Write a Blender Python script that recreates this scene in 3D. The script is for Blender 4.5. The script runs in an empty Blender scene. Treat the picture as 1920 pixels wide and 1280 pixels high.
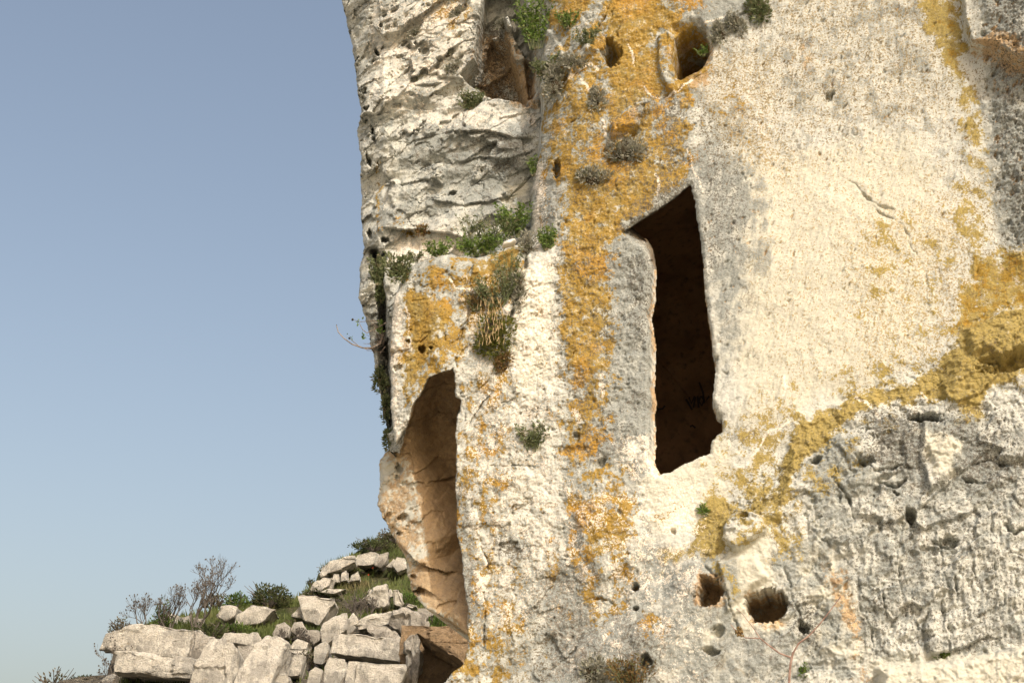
import bpy, bmesh, math, random
import numpy as np
from mathutils import Vector, Matrix, noise as mnoise

# ---------------------------------------------------------------- camera, sky, sun, exposure
SC = bpy.context.scene
COL = SC.collection
PITCH = math.radians(22.0)
CAMZ = 1.6
cam_d = bpy.data.cameras.new("camera")
cam = bpy.data.objects.new("camera", cam_d)
COL.objects.link(cam)
cam_d.lens = 50.0
cam_d.sensor_width = 36.0
cam_d.clip_start = 0.1
cam_d.clip_end = 20000.0
cam.location = (0, 0, CAMZ)
cam.rotation_euler = (math.radians(90) + PITCH, 0, 0)
SC.camera = cam

SUN_AZ = math.radians(26.0)     # to the right of straight behind the camera
SUN_EL = math.radians(38.0)
SUN_DIR = Vector((math.sin(SUN_AZ) * math.cos(SUN_EL), -math.cos(SUN_AZ) * math.cos(SUN_EL), math.sin(SUN_EL)))
world = bpy.data.worlds.new("World")
SC.world = world
world.use_nodes = True
wn = world.node_tree
for n in list(wn.nodes):
    wn.nodes.remove(n)
sky = wn.nodes.new("ShaderNodeTexSky")
sky.sky_type = 'NISHITA'
sky.sun_disc = False
sky.sun_elevation = SUN_EL
sky.sun_rotation = math.atan2(SUN_DIR.x, SUN_DIR.y)
sky.altitude = 100.0
sky.air_density = 1.2
sky.dust_density = 7.0
sky.ozone_density = 0.0
bg = wn.nodes.new("ShaderNodeBackground")
bg.inputs[1].default_value = 0.15
wo = wn.nodes.new("ShaderNodeOutputWorld")
warm = wn.nodes.new("ShaderNodeMix")          # the photograph's slightly warm balance
warm.data_type = 'RGBA'; warm.blend_type = 'MULTIPLY'
warm.inputs[0].default_value = 1.0
warm.inputs[7].default_value = (1.09, 1.0, 0.915, 1)
wn.links.new(sky.outputs[0], warm.inputs[6])
wn.links.new(warm.outputs[2], bg.inputs[0])
wn.links.new(bg.outputs[0], wo.inputs[0])
sun_d = bpy.data.lights.new("sun", 'SUN')
sun_d.energy = 2.1
sun_d.angle = math.radians(0.53)
sun_d.color = (1.0, 0.995, 0.95)
sun = bpy.data.objects.new("sun", sun_d)
COL.objects.link(sun)
sun.rotation_euler = SUN_DIR.to_track_quat('Z', 'Y').to_euler()
sun.location = SUN_DIR * 40
SC.view_settings.view_transform = 'Standard'
SC.view_settings.look = 'None'
SC.view_settings.gamma = 1.0
SC.view_settings.exposure = 0.42
SC.view_settings.use_curve_mapping = False

# ---------------------------------------------------------------- pixel helpers (measurements in the 1920 x 1280 photograph)
FPX = 50.0 / 36.0 * 1920
CP, SP = math.cos(PITCH), math.sin(PITCH)
def ray(px, py):
    x = (px - 960.0) / FPX
    y = (640.0 - py) / FPX
    return Vector((x, CP - y * SP, SP + y * CP))
CAM = Vector((0, 0, CAMZ))
def at_y(px, py, dist):
    """world point seen at a pixel, at a horizontal distance in front of the camera"""
    d = ray(px, py)
    return CAM + d * (dist / d.y)

# cliff frame: local X runs along the wall to the right, Y into the rock, Z up
WA = math.radians(14.0)
WO = Vector((0, 10, 0))
WT = Vector((math.cos(WA), -math.sin(WA), 0))
WI = Vector((math.sin(WA), math.cos(WA), 0))
KU, KW = -0.28, 0.42      # recessed rock leans in behind the front: hollows are undercut up and to the left
def uw(px, py, d=0.0):
    r = ray(px, py)
    t = (d - (CAM - WO).dot(WI)) / r.dot(WI)
    p = CAM + r * t
    return (p - WO).dot(WT) - KU * d, p.z - KW * d
def cliff_world(u, w, d):
    p = WO + WT * u + WI * d
    return Vector((p.x, p.y, w))

# ---------------------------------------------------------------- numpy noise
_rs = np.random.RandomState(7)
PERM = np.concatenate([_rs.permutation(512)] * 3).astype(np.int64)
GA = _rs.rand(512) * 2 * np.pi
GX, GY = np.cos(GA), np.sin(GA)
RV = _rs.rand(512)
def _h(ix, iy, s):
    return PERM[PERM[(ix & 511)] + ((iy + s * 37) & 511)]
def perlin(x, y, s=0):
    xf, yf = np.floor(x), np.floor(y)
    ix, iy = xf.astype(np.int64), yf.astype(np.int64)
    fx, fy = x - xf, y - yf
    a = fx * fx * fx * (fx * (fx * 6 - 15) + 10)
    b = fy * fy * fy * (fy * (fy * 6 - 15) + 10)
    def g(i, j):
        h = _h(ix + i, iy + j, s)
        return GX[h] * (fx - i) + GY[h] * (fy - j)
    n0 = g(0, 0); n0 = n0 + a * (g(1, 0) - n0)
    n1 = g(0, 1); n1 = n1 + a * (g(1, 1) - n1)
    return (n0 + b * (n1 - n0)) * 1.5
def fbm(x, y, oct=4, s=0, rough=0.5, lac=2.03, ridged=False):
    v = 0.0; a = 1.0; t = 0.0
    for o in range(oct):
        n = perlin(x, y, s + o)
        if ridged:
            n = 1 - 2 * np.abs(n)
        v = v + a * n
        t += a
        a *= rough
        x = x * lac + 11.3; y = y * lac + 5.7
    return v / t
def cells(x, y, s=0, jit=0.9):
    """Voronoi: F1, F2, facet height (per-cell offset and tilt), random per cell"""
    xf, yf = np.floor(x), np.floor(y)
    ix, iy = xf.astype(np.int64), yf.astype(np.int64)
    f1 = np.full(x.shape, 9.0); f2 = np.full(x.shape, 9.0)
    fac = np.zeros(x.shape); rnd = np.zeros(x.shape)
    for j in (-1, 0, 1):
        for i in (-1, 0, 1):
            h = _h(ix + i, iy + j, s)
            dx = xf + i + 0.5 + jit * (RV[h] - 0.5) - x
            dy = yf + j + 0.5 + jit * (RV[(h + 131) & 511] - 0.5) - y
            d = dx * dx + dy * dy
            cl = d < f1
            f2 = np.where(cl, f1, np.minimum(f2, d))
            f1 = np.where(cl, d, f1)
            fv = (RV[(h + 257) & 511] - 0.5) + 1.3 * (-dx * (RV[(h + 77) & 511] - 0.5) - dy * (RV[(h + 401) & 511] - 0.5))
            fac = np.where(cl, fv, fac)
            rnd = np.where(cl, RV[(h + 311) & 511], rnd)
    return np.sqrt(f1), np.sqrt(f2), fac, rnd
def sst(a, b, x):
    t = np.clip((x - a) / (b - a), 0, 1)
    return t * t * (3 - 2 * t)

# ---------------------------------------------------------------- scene helpers
def tag(o, label=None, cat=None, group=None, kind=None):
    if label: o["label"] = label
    if cat: o["category"] = cat
    if group: o["group"] = group
    if kind: o["kind"] = kind
    return o
def empty(name, loc=(0, 0, 0)):
    o = bpy.data.objects.new(name, None)
    o.empty_display_size = 0.1
    COL.objects.link(o)
    o.location = loc
    return o
def mesh_np(name, verts, faces, mat, parent=None, loc=None, smooth=False, attrs=None):
    """verts (n,3); faces: (m,3)/(m,4) array or list of tuples"""
    me = bpy.data.meshes.new(name)
    verts = np.asarray(verts, dtype=np.float32)
    if isinstance(faces, np.ndarray):
        k = faces.shape[1]
        me.vertices.add(len(verts)); me.vertices.foreach_set("co", verts.ravel())
        me.loops.add(faces.size); me.loops.foreach_set("vertex_index", faces.astype(np.int32).ravel())
        me.polygons.add(len(faces))
        me.polygons.foreach_set("loop_start", np.arange(0, faces.size, k, dtype=np.int32))
        me.polygons.foreach_set("loop_total", np.full(len(faces), k, dtype=np.int32))
        me.update(calc_edges=True)
    else:
        me.from_pydata([tuple(v) for v in verts], [], faces)
    if smooth:
        me.polygons.foreach_set("use_smooth", np.ones(len(me.polygons), dtype=bool))
    if attrs:
        for nm, arr in attrs.items():
            at = me.attributes.new(nm, 'FLOAT_COLOR', 'POINT')
            at.data.foreach_set("color", np.asarray(arr, dtype=np.float32).ravel())
    me.materials.append(mat)
    o = bpy.data.objects.new(name, me)
    COL.objects.link(o)
    if parent is not None:
        o.parent = parent
    if loc is not None:
        o.location = loc
    return o

class NT:
    """small helper for building node materials"""
    def __init__(self, name):
        self.m = bpy.data.materials.new(name)
        self.m.use_nodes = True
        self.t = self.m.node_tree
        for n in list(self.t.nodes): self.t.nodes.remove(n)
        self.out = self.t.nodes.new("ShaderNodeOutputMaterial")
        self.b = self.t.nodes.new("ShaderNodeBsdfPrincipled")
        self.t.links.new(self.b.outputs[0], self.out.inputs[0])
        self.b.inputs["Roughness"].default_value = 0.95
        self.b.inputs["Specular IOR Level"].default_value = 0.15
    def n(self, kind, **kw):
        x = self.t.nodes.new(kind)
        for k, v in kw.items(): setattr(x, k, v)
        return x
    def set(self, sock, v):
        if hasattr(v, "is_linked") or isinstance(v, bpy.types.NodeSocket):
            self.t.links.new(v, sock)
        elif isinstance(v, (tuple, list)) and len(v) == 3 and sock.type == 'RGBA':
            sock.default_value = (*v, 1)
        else:
            sock.default_value = v
    def math(self, op, a, b=0.0, c=None, clamp=False):
        x = self.n("ShaderNodeMath", operation=op, use_clamp=clamp)
        self.set(x.inputs[0], a); self.set(x.inputs[1], b)
        if c is not None: self.set(x.inputs[2], c)
        return x.outputs[0]
    def mix(self, f, a, b, blend='MIX'):
        x = self.n("ShaderNodeMix", data_type='RGBA', blend_type=blend)
        self.set(x.inputs[0], f); self.set(x.inputs[6], a); self.set(x.inputs[7], b)
        return x.outputs[2]
    def co(self, scale=(1, 1, 1), rot=(0, 0, 0), loc=(0, 0, 0), which="Object"):
        if not hasattr(self, "tc"): self.tc = self.n("ShaderNodeTexCoord")
        mp = self.n("ShaderNodeMapping")
        self.t.links.new(self.tc.outputs[which], mp.inputs[0])
        mp.inputs["Scale"].default_value = scale
        mp.inputs["Rotation"].default_value = rot
        mp.inputs["Location"].default_value = loc
        return mp.outputs[0]
    def noise(self, vec, scale, detail=4, rough=0.55, dist=0.0):
        x = self.n("ShaderNodeTexNoise")
        self.t.links.new(vec, x.inputs["Vector"])
        x.inputs["Scale"].default_value = scale
        x.inputs["Detail"].default_value = detail
        x.inputs["Roughness"].default_value = rough
        x.inputs["Distortion"].default_value = dist
        return x.outputs[0]
    def voro(self, vec, scale, feature='F1', out=0):
        x = self.n("ShaderNodeTexVoronoi", feature=feature)
        self.t.links.new(vec, x.inputs["Vector"])
        x.inputs["Scale"].default_value = scale
        return x.outputs[out]
    def rng(self, v, a, b, c=0.0, d=1.0, smooth=True):
        x = self.n("ShaderNodeMapRange", interpolation_type='SMOOTHSTEP' if smooth else 'LINEAR')
        self.set(x.inputs[0], v)
        x.inputs[1].default_value = a; x.inputs[2].default_value = b
        x.inputs[3].default_value = c; x.inputs[4].default_value = d
        return x.outputs[0]
    def bump(self, h, strength, dist, prev=None):
        x = self.n("ShaderNodeBump")
        x.inputs["Strength"].default_value = strength
        x.inputs["Distance"].default_value = dist
        self.t.links.new(h, x.inputs["Height"])
        if prev is not None: self.t.links.new(prev, x.inputs["Normal"])
        return x.outputs[0]
    def base(self, c): self.set(self.b.inputs["Base Color"], c)
    def normal(self, n): self.t.links.new(n, self.b.inputs["Normal"])

# ---------------------------------------------------------------- the cliff: one dense relief, cut into its rock masses
STEP = 0.0064
def axis(lo, hi, ext_lo, ext_hi):
    c = list(np.arange(lo, hi, STEP))
    d = STEP; x = lo; left = []
    while x > ext_lo:
        d *= 1.25; x -= d; left.append(x)
    d = STEP; x = c[-1]; right = []
    while x < ext_hi:
        d *= 1.25; x += d; right.append(x)
    return np.array(left[::-1] + c + right)
u_lo = uw(606, 640, 0.8)[0]
u_hi = max(uw(1935, 0)[0], uw(1935, 1280)[0])
w_lo = uw(1930, 1300)[1] - 0.02
w_hi = uw(640, -25, 0.55)[1]
AU = axis(u_lo, u_hi, u_lo - 0.1, u_hi + 6.0)
AW = axis(w_lo, w_hi, -0.6, w_hi + 2.5)
U, W = np.meshgrid(AU, AW)
NR, NC = U.shape
# wandering coordinates make every traced edge ragged
WX = 0.020 * fbm(U * 7, W * 7, 4, 3) + 0.006 * fbm(U * 45, W * 45, 2, 21)
WY = 0.020 * fbm(U * 7 + 40, W * 7, 4, 9) + 0.006 * fbm(U * 45 + 9, W * 45, 2, 27)

def window(pu, pw, m):
    j0, j1 = np.searchsorted(AU, [min(pu) - m, max(pu) + m])
    i0, i1 = np.searchsorted(AW, [min(pw) - m, max(pw) + m])
    return slice(i0, max(i1, i0 + 1)), slice(j0, max(j1, j0 + 1))
MX = 0.055 * fbm(U * 2.2, W * 2.2, 4, 81, rough=0.6)
MY = 0.055 * fbm(U * 2.2 + 17, W * 2.2, 4, 88, rough=0.6)
def sdf(poly, d=0.0, m=0.3, warp=1.0, full=False, slow=0.0):
    """signed distance (negative inside) to a traced outline; returns (window, values)"""
    pts = [uw(q[0], q[1], q[2] if len(q) > 2 else d) for q in poly]
    pu = [p[0] for p in pts]; pw = [p[1] for p in pts]
    win = (slice(0, NR), slice(0, NC)) if full else window(pu, pw, m)
    x = U[win] + warp * WX[win] + slow * MX[win]; y = W[win] + warp * WY[win] + slow * MY[win]
    best = np.full(x.shape, 1e9); ins = np.zeros(x.shape, bool)
    n = len(pts)
    for i in range(n):
        ax, ay = pts[i]; bx, by = pts[(i + 1) % n]
        ex, ey = bx - ax, by - ay
        L = ex * ex + ey * ey + 1e-12
        t = np.clip(((x - ax) * ex + (y - ay) * ey) / L, 0, 1)
        dx = x - ax - t * ex; dy = y - ay - t * ey
        best = np.minimum(best, dx * dx + dy * dy)
        if abs(ey) > 1e-9:
            c = (ay > y) != (by > y)
            ins ^= c & (x < ax + (y - ay) / ey * ex)
    s = np.sqrt(best)
    return win, np.where(ins, -s, s)
def area(poly, soft=0.03, d=0.0, warp=1.0):
    """soft 0..1 mask of a traced patch over the whole grid"""
    out = np.zeros(U.shape)
    win, s = sdf(poly, d, m=soft + 0.06, warp=warp)
    out[win] = sst(soft, -soft, s)
    return out
def line_dist(line, d=0.0, m=0.15, warp=0.6):
    pts = [uw(x, y, d) for x, y in line]
    win = window([p[0] for p in pts], [p[1] for p in pts], m)
    x = U[win] + warp * WX[win]; y = W[win] + warp * WY[win]
    best = np.full(x.shape, 1e9); par = np.zeros(x.shape)
    n = len(pts) - 1
    for i in range(n):
        ax, ay = pts[i]; bx, by = pts[i + 1]
        ex, ey = bx - ax, by - ay
        L = ex * ex + ey * ey + 1e-12
        t = np.clip(((x - ax) * ex + (y - ay) * ey) / L, 0, 1)
        q = (x - ax - t * ex) ** 2 + (y - ay - t * ey) ** 2
        par = np.where(q < best, (i + t) / n, par)
        best = np.minimum(best, q)
    return win, np.sqrt(best), par
def rounding(s, r):
    k = np.clip(1 - np.clip(-s, 0, None) / r, 0, 1)
    return r * (1 - np.sqrt(np.clip(1 - k * k, 0, 1)))
MPX = 0.0041      # metres per photograph pixel on the wall

# ---- general relief ingredients
big = fbm(U * 0.7, W * 0.7, 3, 1)
mid = fbm(U * 3.1, W * 3.1, 4, 5)
fine = fbm(U * 17, W * 17, 4, 11, rough=0.6)
grit = fbm(U * 60, W * 60, 3, 17, rough=0.7)
rid = fbm(U * 6 + 0.8 * mid, W * 6, 5, 31, rough=0.6, ridged=True)
xr, yr = U * math.cos(0.22) + W * math.sin(0.22), -U * math.sin(0.22) + W * math.cos(0.22)
_, _, fac1, _ = cells(xr * 2.1 + 0.7 * mid, yr * 3.6 + 0.7 * mid, 2)
c1, c2, fac2, _ = cells(xr * 6.3 + 0.9 * mid + 0.3 * fine, yr * 10 + 0.9 * mid + 0.3 * fine, 6)
_, _, fac3, _ = cells(U * 24 + 0.8 * fine, W * 30 + 0.8 * fine, 8)

# ---- far to near: B upper-left face, C hollow overhang, M main wall with the ledge block
B_D, C_D = 0.50, 0.42
polyB = [(600, -140), (628, -60), (640, 0), (650, 45), (664, 108), (669, 160), (676, 198), (680, 216), (669, 238), (672, 268),
         (680, 300), (675, 350), (677, 405), (684, 470), (675, 500), (676, 560), (688, 606), (696, 655), (708, 705), (714, 750),
         (724, 805), (731, 850), (800, 900), (1100, 900), (1150, -140)]
polyC = [(706, 868), (726, 846), (752, 848), (775, 760), (800, 690), (920, 670), (930, 1172), (878, 1164), (842, 1146),
         (802, 1130), (772, 1104), (764, 1072), (762, 1050), (744, 1022), (724, 990), (706, 948), (708, 902)]
polyM = [(1026, -140), (1022, -20), (1024, 70), (1014, 120), (1022, 195), (1016, 255), (1006, 320), (998, 400), (994, 455), (978, 452),
         (958, 458), (905, 478), (870, 482), (848, 474), (818, 480), (788, 490), (762, 502), (748, 530), (737, 560), (729, 640),
         (731, 720), (734, 800), (741, 838), (752, 818), (766, 790), (773, 764), (786, 745), (802, 712), (822, 700), (849, 692),
         (853, 742), (863, 748), (863, 772), (856, 784), (855, 830), (854, 900), (857, 1000), (866, 1060), (872, 1118), (877, 1160),
         (876, 1205), (868, 1243), (846, 1262), (822, 1290), (800, 1400), (800, 2600), (5200, 2600), (5200, -1400), (1026, -1400)]
_, sB = sdf([(x, y, 0.72 if x < 690 else 0.62) for x, y in polyB], 0.66, full=True)
_, sC = sdf(polyC, 0.56, full=True)
_, sM = sdf(polyM, 0.0, full=True)

# B: bedded, broken rock
cw1, cw2, _, _ = cells(xr * 2.6 + 0.9 * mid + 0.25 * fine, yr * 4.4 + 0.9 * mid + 0.25 * fine, 14)
joint = sst(0.07, 0.0, cw2 - cw1) * sst(-0.2, 0.3, fbm(U * 1.9, W * 1.9, 2, 44))
hB = -B_D + 0.09 * fbm(xr * 1.1, yr * 2.6, 3, 91) + 0.105 * fac1 + 0.020 * fac2 + 0.005 * fac3 + 0.040 * mid + 0.008 * fine + 0.0025 * grit - 0.022 * joint
# the narrow side of B turns away to the left
uSide = np.interp(W, [uw(0, y, B_D)[1] for y in (1000, 700, 480, 300, 150, 0, -120)],
                  [uw(x, y, B_D)[0] for x, y in ((735, 1000), (722, 700), (712, 480), (718, 300), (712, 150), (690, 0), (680, -120))])
side = np.clip(uSide + 0.02 * mid - U, 0, None)
hB = hB - 0.62 * side + 0.03 * fac2 * sst(0.0, 0.05, side)
hB = hB - rounding(sB, 0.05)
# crevice between the side and the ledge block, filled with shrubs
win, q, par = line_dist([(700, 470), (712, 520), (716, 580), (716, 650), (722, 720), (728, 800)], B_D, 0.2)
hB[win] -= 0.30 * sst(0.055, 0.0, q)
def step(line, proud, up, d=B_D, below=0.02, arr=None):
    """bedding lip: rock above the line juts out, casting shade below it"""
    pts = sorted(uw(x, y, d) for x, y in line)
    pu = [p[0] for p in pts]; pw = [p[1] for p in pts]
    win = window(pu, pw, 0.45)
    wl = np.interp(U[win], pu, pw) + 1.2 * WY[win]
    v = W[win] - wl
    taper = sst(pu[0] - 0.02, pu[0] + 0.12, U[win]) * sst(pu[-1] + 0.02, pu[-1] - 0.12, U[win])
    k = np.where(v > 0, np.exp(-np.clip(v, 0, None) / up), 0.0)
    b = np.where(v <= 0, np.exp(np.clip(v, None, 0) / 0.05), 0.0)
    taper = taper * sst(-0.35, 0.25, perlin(U[win] * 4.5, W[win] * 1.5, 33 + len(line)) + 0.15)
    arr[win] += taper * (0.7 * proud * k - 0.8 * below * b)
step([(718, 428), (745, 430), (790, 432), (838, 437), (872, 446), (905, 450)], 0.10, 0.22, below=0.06, arr=hB)
step([(742, 205), (800, 205), (860, 200), (930, 204), (1005, 200)], -0.03, 0.10, below=-0.05, arr=hB)
step([(770, 160), (820, 157), (880, 150), (900, 170)], 0.04, 0.07, below=0.02, arr=hB)
step([(850, 250), (910, 245), (960, 258), (1008, 262)], 0.06, 0.10, below=0.04, arr=hB)
step([(770, 262), (830, 250), (870, 245)], 0.04, 0.1, below=0.02, arr=hB)
step([(860, 305), (900, 290), (950, 300), (1000, 285)], 0.05, 0.09, below=0.03, arr=hB)
step([(715, 345), (770, 340), (830, 335)], 0.03, 0.09, below=0.02, arr=hB)
step([(800, 375), (870, 385), (940, 372), (1000, 352)], 0.05, 0.10, below=0.02, arr=hB)
# the sheltered hollow at the top of B
for poly, dep, soft in (
        ([(912, -60), (906, 20), (900, 62), (893, 112), (868, 140), (893, 158), (925, 176), (978, 186), (990, 192), (1004, 170), (1008, 90), (985, 20), (975, -60)], 0.52, 0.04),
        ([(905, 110), (900, 140), (930, 168), (985, 180), (985, 150), (950, 80), (925, 60)], 0.16, 0.05)):
    win, s = sdf(poly, B_D)
    hB[win] -= dep * sst(soft, -soft, s)
win, s = sdf([(955, 20), (968, 60), (985, 80), (1000, 190), (984, 190), (972, 120), (950, 60), (946, 25)], B_D)
hB[win] += 0.20 * sst(0.02, -0.02, s)
win, s = sdf([(944, 22), (966, 20), (974, 34), (968, 48), (950, 44)], B_D)
hB[win] += 0.14 * sst(0.015, -0.015, s)

# C: hollow overhang, lit on its left ridge, scooped to the right
def px_of(U_, W_, d):
    U_ = U_ + KU * d; W_ = W_ + KW * d
    P = np.stack([WO.x + WT.x * U_ + WI.x * d, WO.y + WT.y * U_ + WI.y * d, W_ - CAMZ], 0)
    f = P[1] * CP + P[2] * SP
    return 960 + P[0] / f * FPX, 640 - (-P[1] * SP + P[2] * CP) / f * FPX
PX, PY = px_of(U, W, 0.0)
PXc, PYc = px_of(U, W, C_D)
edge = np.interp(PYc, [690, 780, 850, 900, 960, 1010, 1050, 1100, 1160], [760, 742, 748, 768, 785, 808, 792, 830, 872])
inw = np.clip((PXc - edge) * MPX, -0.3, 0.6)
depC = np.interp(PYc, [690, 760, 850, 950, 1010, 1060, 1110, 1170], [0.42, 0.58, 0.62, 0.54, 0.46, 0.44, 0.32, 0.10])
hC = -depC - 0.45 * sst(0.0, 0.34, inw) * np.interp(PYc, [700, 900, 1100, 1170], [0.8, 1.0, 0.7, 0.25]) - 0.40 * np.clip(-inw, 0, None)
hC = hC + 0.07 * mid + 0.016 * fac2 + 0.012 * fine + 0.035 * fac1 + 0.005 * fac3 + 0.003 * grit
step([(740, 1020), (780, 1050), (830, 1072), (862, 1080)], 0.06, 0.12, d=C_D, below=0.06, arr=hC)
step([(800, 905), (830, 903), (862, 901)], 0.07, 0.15, d=C_D + 0.3, below=0.05, arr=hC)
step([(765, 1095), (800, 1105), (845, 1130)], 0.04, 0.08, d=C_D, below=0.05, arr=hC)
hC = hC - rounding(sC, 0.07)

# M: main wall
PXw = PX + 6 * mid; PYw = PY + 6 * mid
hM = 0.05 * big + 0.020 * mid + 0.011 * fine + 0.0045 * grit
# natural lower-right rock stands forward of the quarried panel, behind a lichen-yellow shoulder
band = np.interp(PX, [860, 1240, 1310, 1380, 1460, 1490, 1560, 1660, 1760, 1800, 1870, 1920, 2300],
                 [1330, 1080, 985, 935, 880, 805, 765, 722, 690, 615, 592, 570, 450])
below = (PYw - band) * MPX
hM += 0.11 * sst(-0.05, 0.45, below)
rough = sst(0.10, 0.45, below) * sst(1380, 1520, PXw)
rough = np.maximum(rough, 0.30 * sst(1030, 1120, PYw) * sst(960, 1060, PXw))
rough = np.maximum(rough, 0.05 * area([(880, 500), (1040, 500), (1050, 1000), (880, 1000)], 0.08))
hM += rough * (0.022 * (rid - 0.2) + 0.042 * fac1 + 0.018 * fac2 + 0.006 * fac3 + 0.008 * fine + 0.002 * grit)
hM += sst(-0.12, 0.02, below) * sst(0.5, 0.2, below) * sst(1280, 1340, PXw) * (0.018 * fac2 + 0.010 * rid + 0.012 * fac3 + 0.006 * grit)
# vertical runnels of the lower right
run = fbm(U * 11 + 0.7 * mid, W * 1.3, 3, 51, rough=0.5, ridged=True)
hM += 0.030 * run * area([(1560, 1010), (1900, 960), (1960, 1240), (1640, 1250)], 0.12)
# far right: grey rock swings forward, its flank turned from the sun
flank = np.interp(PY, [-100, 40, 150, 330, 480, 560], [1800, 1812, 1830, 1855, 1875, 1910])
hM += 0.32 * np.clip((PXw - flank) * MPX, 0, 3.0) * sst(620, 430, PYw)
rr = sst(0, 40, PXw - flank) * sst(560, 470, PYw)
hM += rr * (0.016 * rid + 0.016 * fac2 + 0.014 * fac3 + 0.006 * grit)
# quarried panel: slanting pick marks and a fine pitted skin
ca, sa = math.cos(1.15), math.sin(1.15)
pick = fbm((U * ca + W * sa) * 6.5 + 0.4 * mid, (-U * sa + W * ca) * 30, 3, 61, rough=0.6)
panel = area([(1300, 170), (1480, -60), (1820, -60), (1850, 330), (1860, 520), (1760, 660), (1640, 720), (1500, 780), (1440, 860), (1340, 820), (1335, 520)], 0.1)
hM += panel * (0.010 * pick - 0.006 * fine - 0.001 * grit)
lich = area([(1020, -40), (1300, -40), (1300, 340), (1210, 420), (1215, 840), (1190, 1100), (1060, 1100), (1040, 480), (1000, 470), (1010, 250)], 0.08)
hM += lich * (0.009 * fac2 + 0.007 * fine + 0.0035 * grit + 0.012 * mid)
low = sst(440, 520, PYw) * sst(1120, 1000, PXw)
hM += low * (0.009 * fac2 + 0.020 * mid + 0.004 * fine + 0.002 * grit + 0.010 * fac1)
smoothslab = area([(1005, 180), (1060, 190), (1130, 290), (1120, 330), (1040, 400), (1000, 480), (985, 470)], 0.05)
hM -= smoothslab * (0.008 * fac2 + 0.005 * fine)
# the slab's left shoulder curls back
cur = np.clip(1 - (-sM) / 0.34, 0, 1) * sst(520, 430, PYw) * sst(1200, 1130, PXw)
hM -= 0.22 * cur * cur
# ledge block: slightly bulging, split from the wall by a joint
blk = area([(725, 460), (985, 440), (990, 500), (940, 580), (880, 640), (858, 700), (848, 690), (730, 860)], 0.03)
hM += blk * (0.06 * sst(0.30, 0.0, np.abs(U - uw(820, 600)[0])) - 0.02)
hM -= rounding(sM, 0.018) * 1.0 + 0.6 * rounding(sM, 0.14) * np.maximum(sst(775, 745, PXw), sst(500, 460, PYw) * sst(1050, 980, PXw))
def lump(poly, hgt, soft, arr=hM, d=0.0, warp=1.0):
    win, s = sdf(poly, d, warp=warp)
    arr[win] += hgt * sst(soft, -soft, s)
def crack(line, wid, dep, arr=hM, d=0.0, warp=1.5):
    wid = wid * 0.62 + 0.5
    win, q, par = line_dist(line, d, 0.1, warp)
    t = np.sin(np.pi * np.clip(par * 0.96 + 0.02, 0, 1)) ** 0.5
    t = t * (0.35 + 0.65 * sst(-0.25, 0.3, perlin(U[win] * 9, W[win] * 9, 47)))
    arr[win] -= 0.75 * dep * t * sst(wid * MPX * (0.25 + 0.75 * t), 0.0, q)
def hole(px, py, rx, ry, dep, rot=0.0, arr=hM, d=0.0, rag=0.35, flat=0.5):
    c = uw(px, py, d)
    R = max(rx, ry) * MPX * 1.6
    win = window([c[0] - R, c[0] + R], [c[1] - R, c[1] + R], 0.0)
    rag = rag * (1 + 0.09 * max(rx, ry))
    x = (U[win] - c[0] + rag * WX[win]) / MPX; y = (W[win] - c[1] + rag * WY[win]) / MPX
    cr, sr = math.cos(rot), math.sin(rot)
    e = np.sqrt(((x * cr + y * sr) / rx) ** 2 + ((-x * sr + y * cr) / ry) ** 2)
    e = e + 0.27 * perlin(x / (0.75 * rx) + px, y / (0.75 * ry) + py, 5) + 0.16 * perlin(x / 5 + px, y / 5, 6)
    arr[win] -= dep * sst(1.0, flat, e)
# broken diagonal ledges of the upper slab
step([(1080, 356), (1112, 332), (1140, 302), (1178, 262), (1205, 232), (1236, 200)], 0.075, 0.16, d=0.0, below=0.05, arr=hM)
step([(1016, 205), (1034, 168), (1060, 140), (1090, 112), (1118, 92)], 0.07, 0.10, d=0.0, below=0.05, arr=hM)
# lumps and shelves of the main wall
lump([(1145, 240), (1195, 205), (1232, 195), (1215, 225), (1200, 245), (1150, 262)], 0.09, 0.03)
lump([(1362, 985), (1385, 955), (1430, 975), (1440, 1000), (1420, 1020), (1385, 1040), (1360, 1020)], 0.10, 0.02)
lump([(1020, 30), (1040, 60), (1062, 105), (1045, 125), (1022, 118)], 0.05, 0.02)
lump([(1730, 800), (1765, 808), (1795, 850), (1800, 890), (1745, 930), (1725, 880)], 0.06, 0.02)
lump([(1060, 105), (1100, 80), (1120, 95), (1085, 120), (1065, 150)], 0.06, 0.02)
lump([(1810, 620), (1870, 592), (1960, 575), (1960, 668), (1900, 672), (1880, 690), (1850, 668), (1820, 672)], 0.07, 0.03)
lump([(1800, -60), (1960, -60), (1960, 155), (1900, 140), (1860, 112), (1820, 100), (1808, 60)], 0.16, 0.012)
lump([(1080, 960), (1110, 930), (1180, 950), (1205, 1010), (1190, 1060), (1130, 1090), (1090, 1020)], 0.05, 0.05)
lump([(1350, 1060), (1420, 1050), (1440, 1090), (1400, 1120), (1370, 1150), (1360, 1100)], 0.05, 0.02)
lump([(1650, 1262), (1760, 1250), (1960, 1222), (1960, 1500), (1640, 1500)], 0.16, 0.05)
lump([(1560, 755), (1640, 738), (1650, 775), (1600, 800), (1570, 790)], 0.03, 0.03)
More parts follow.
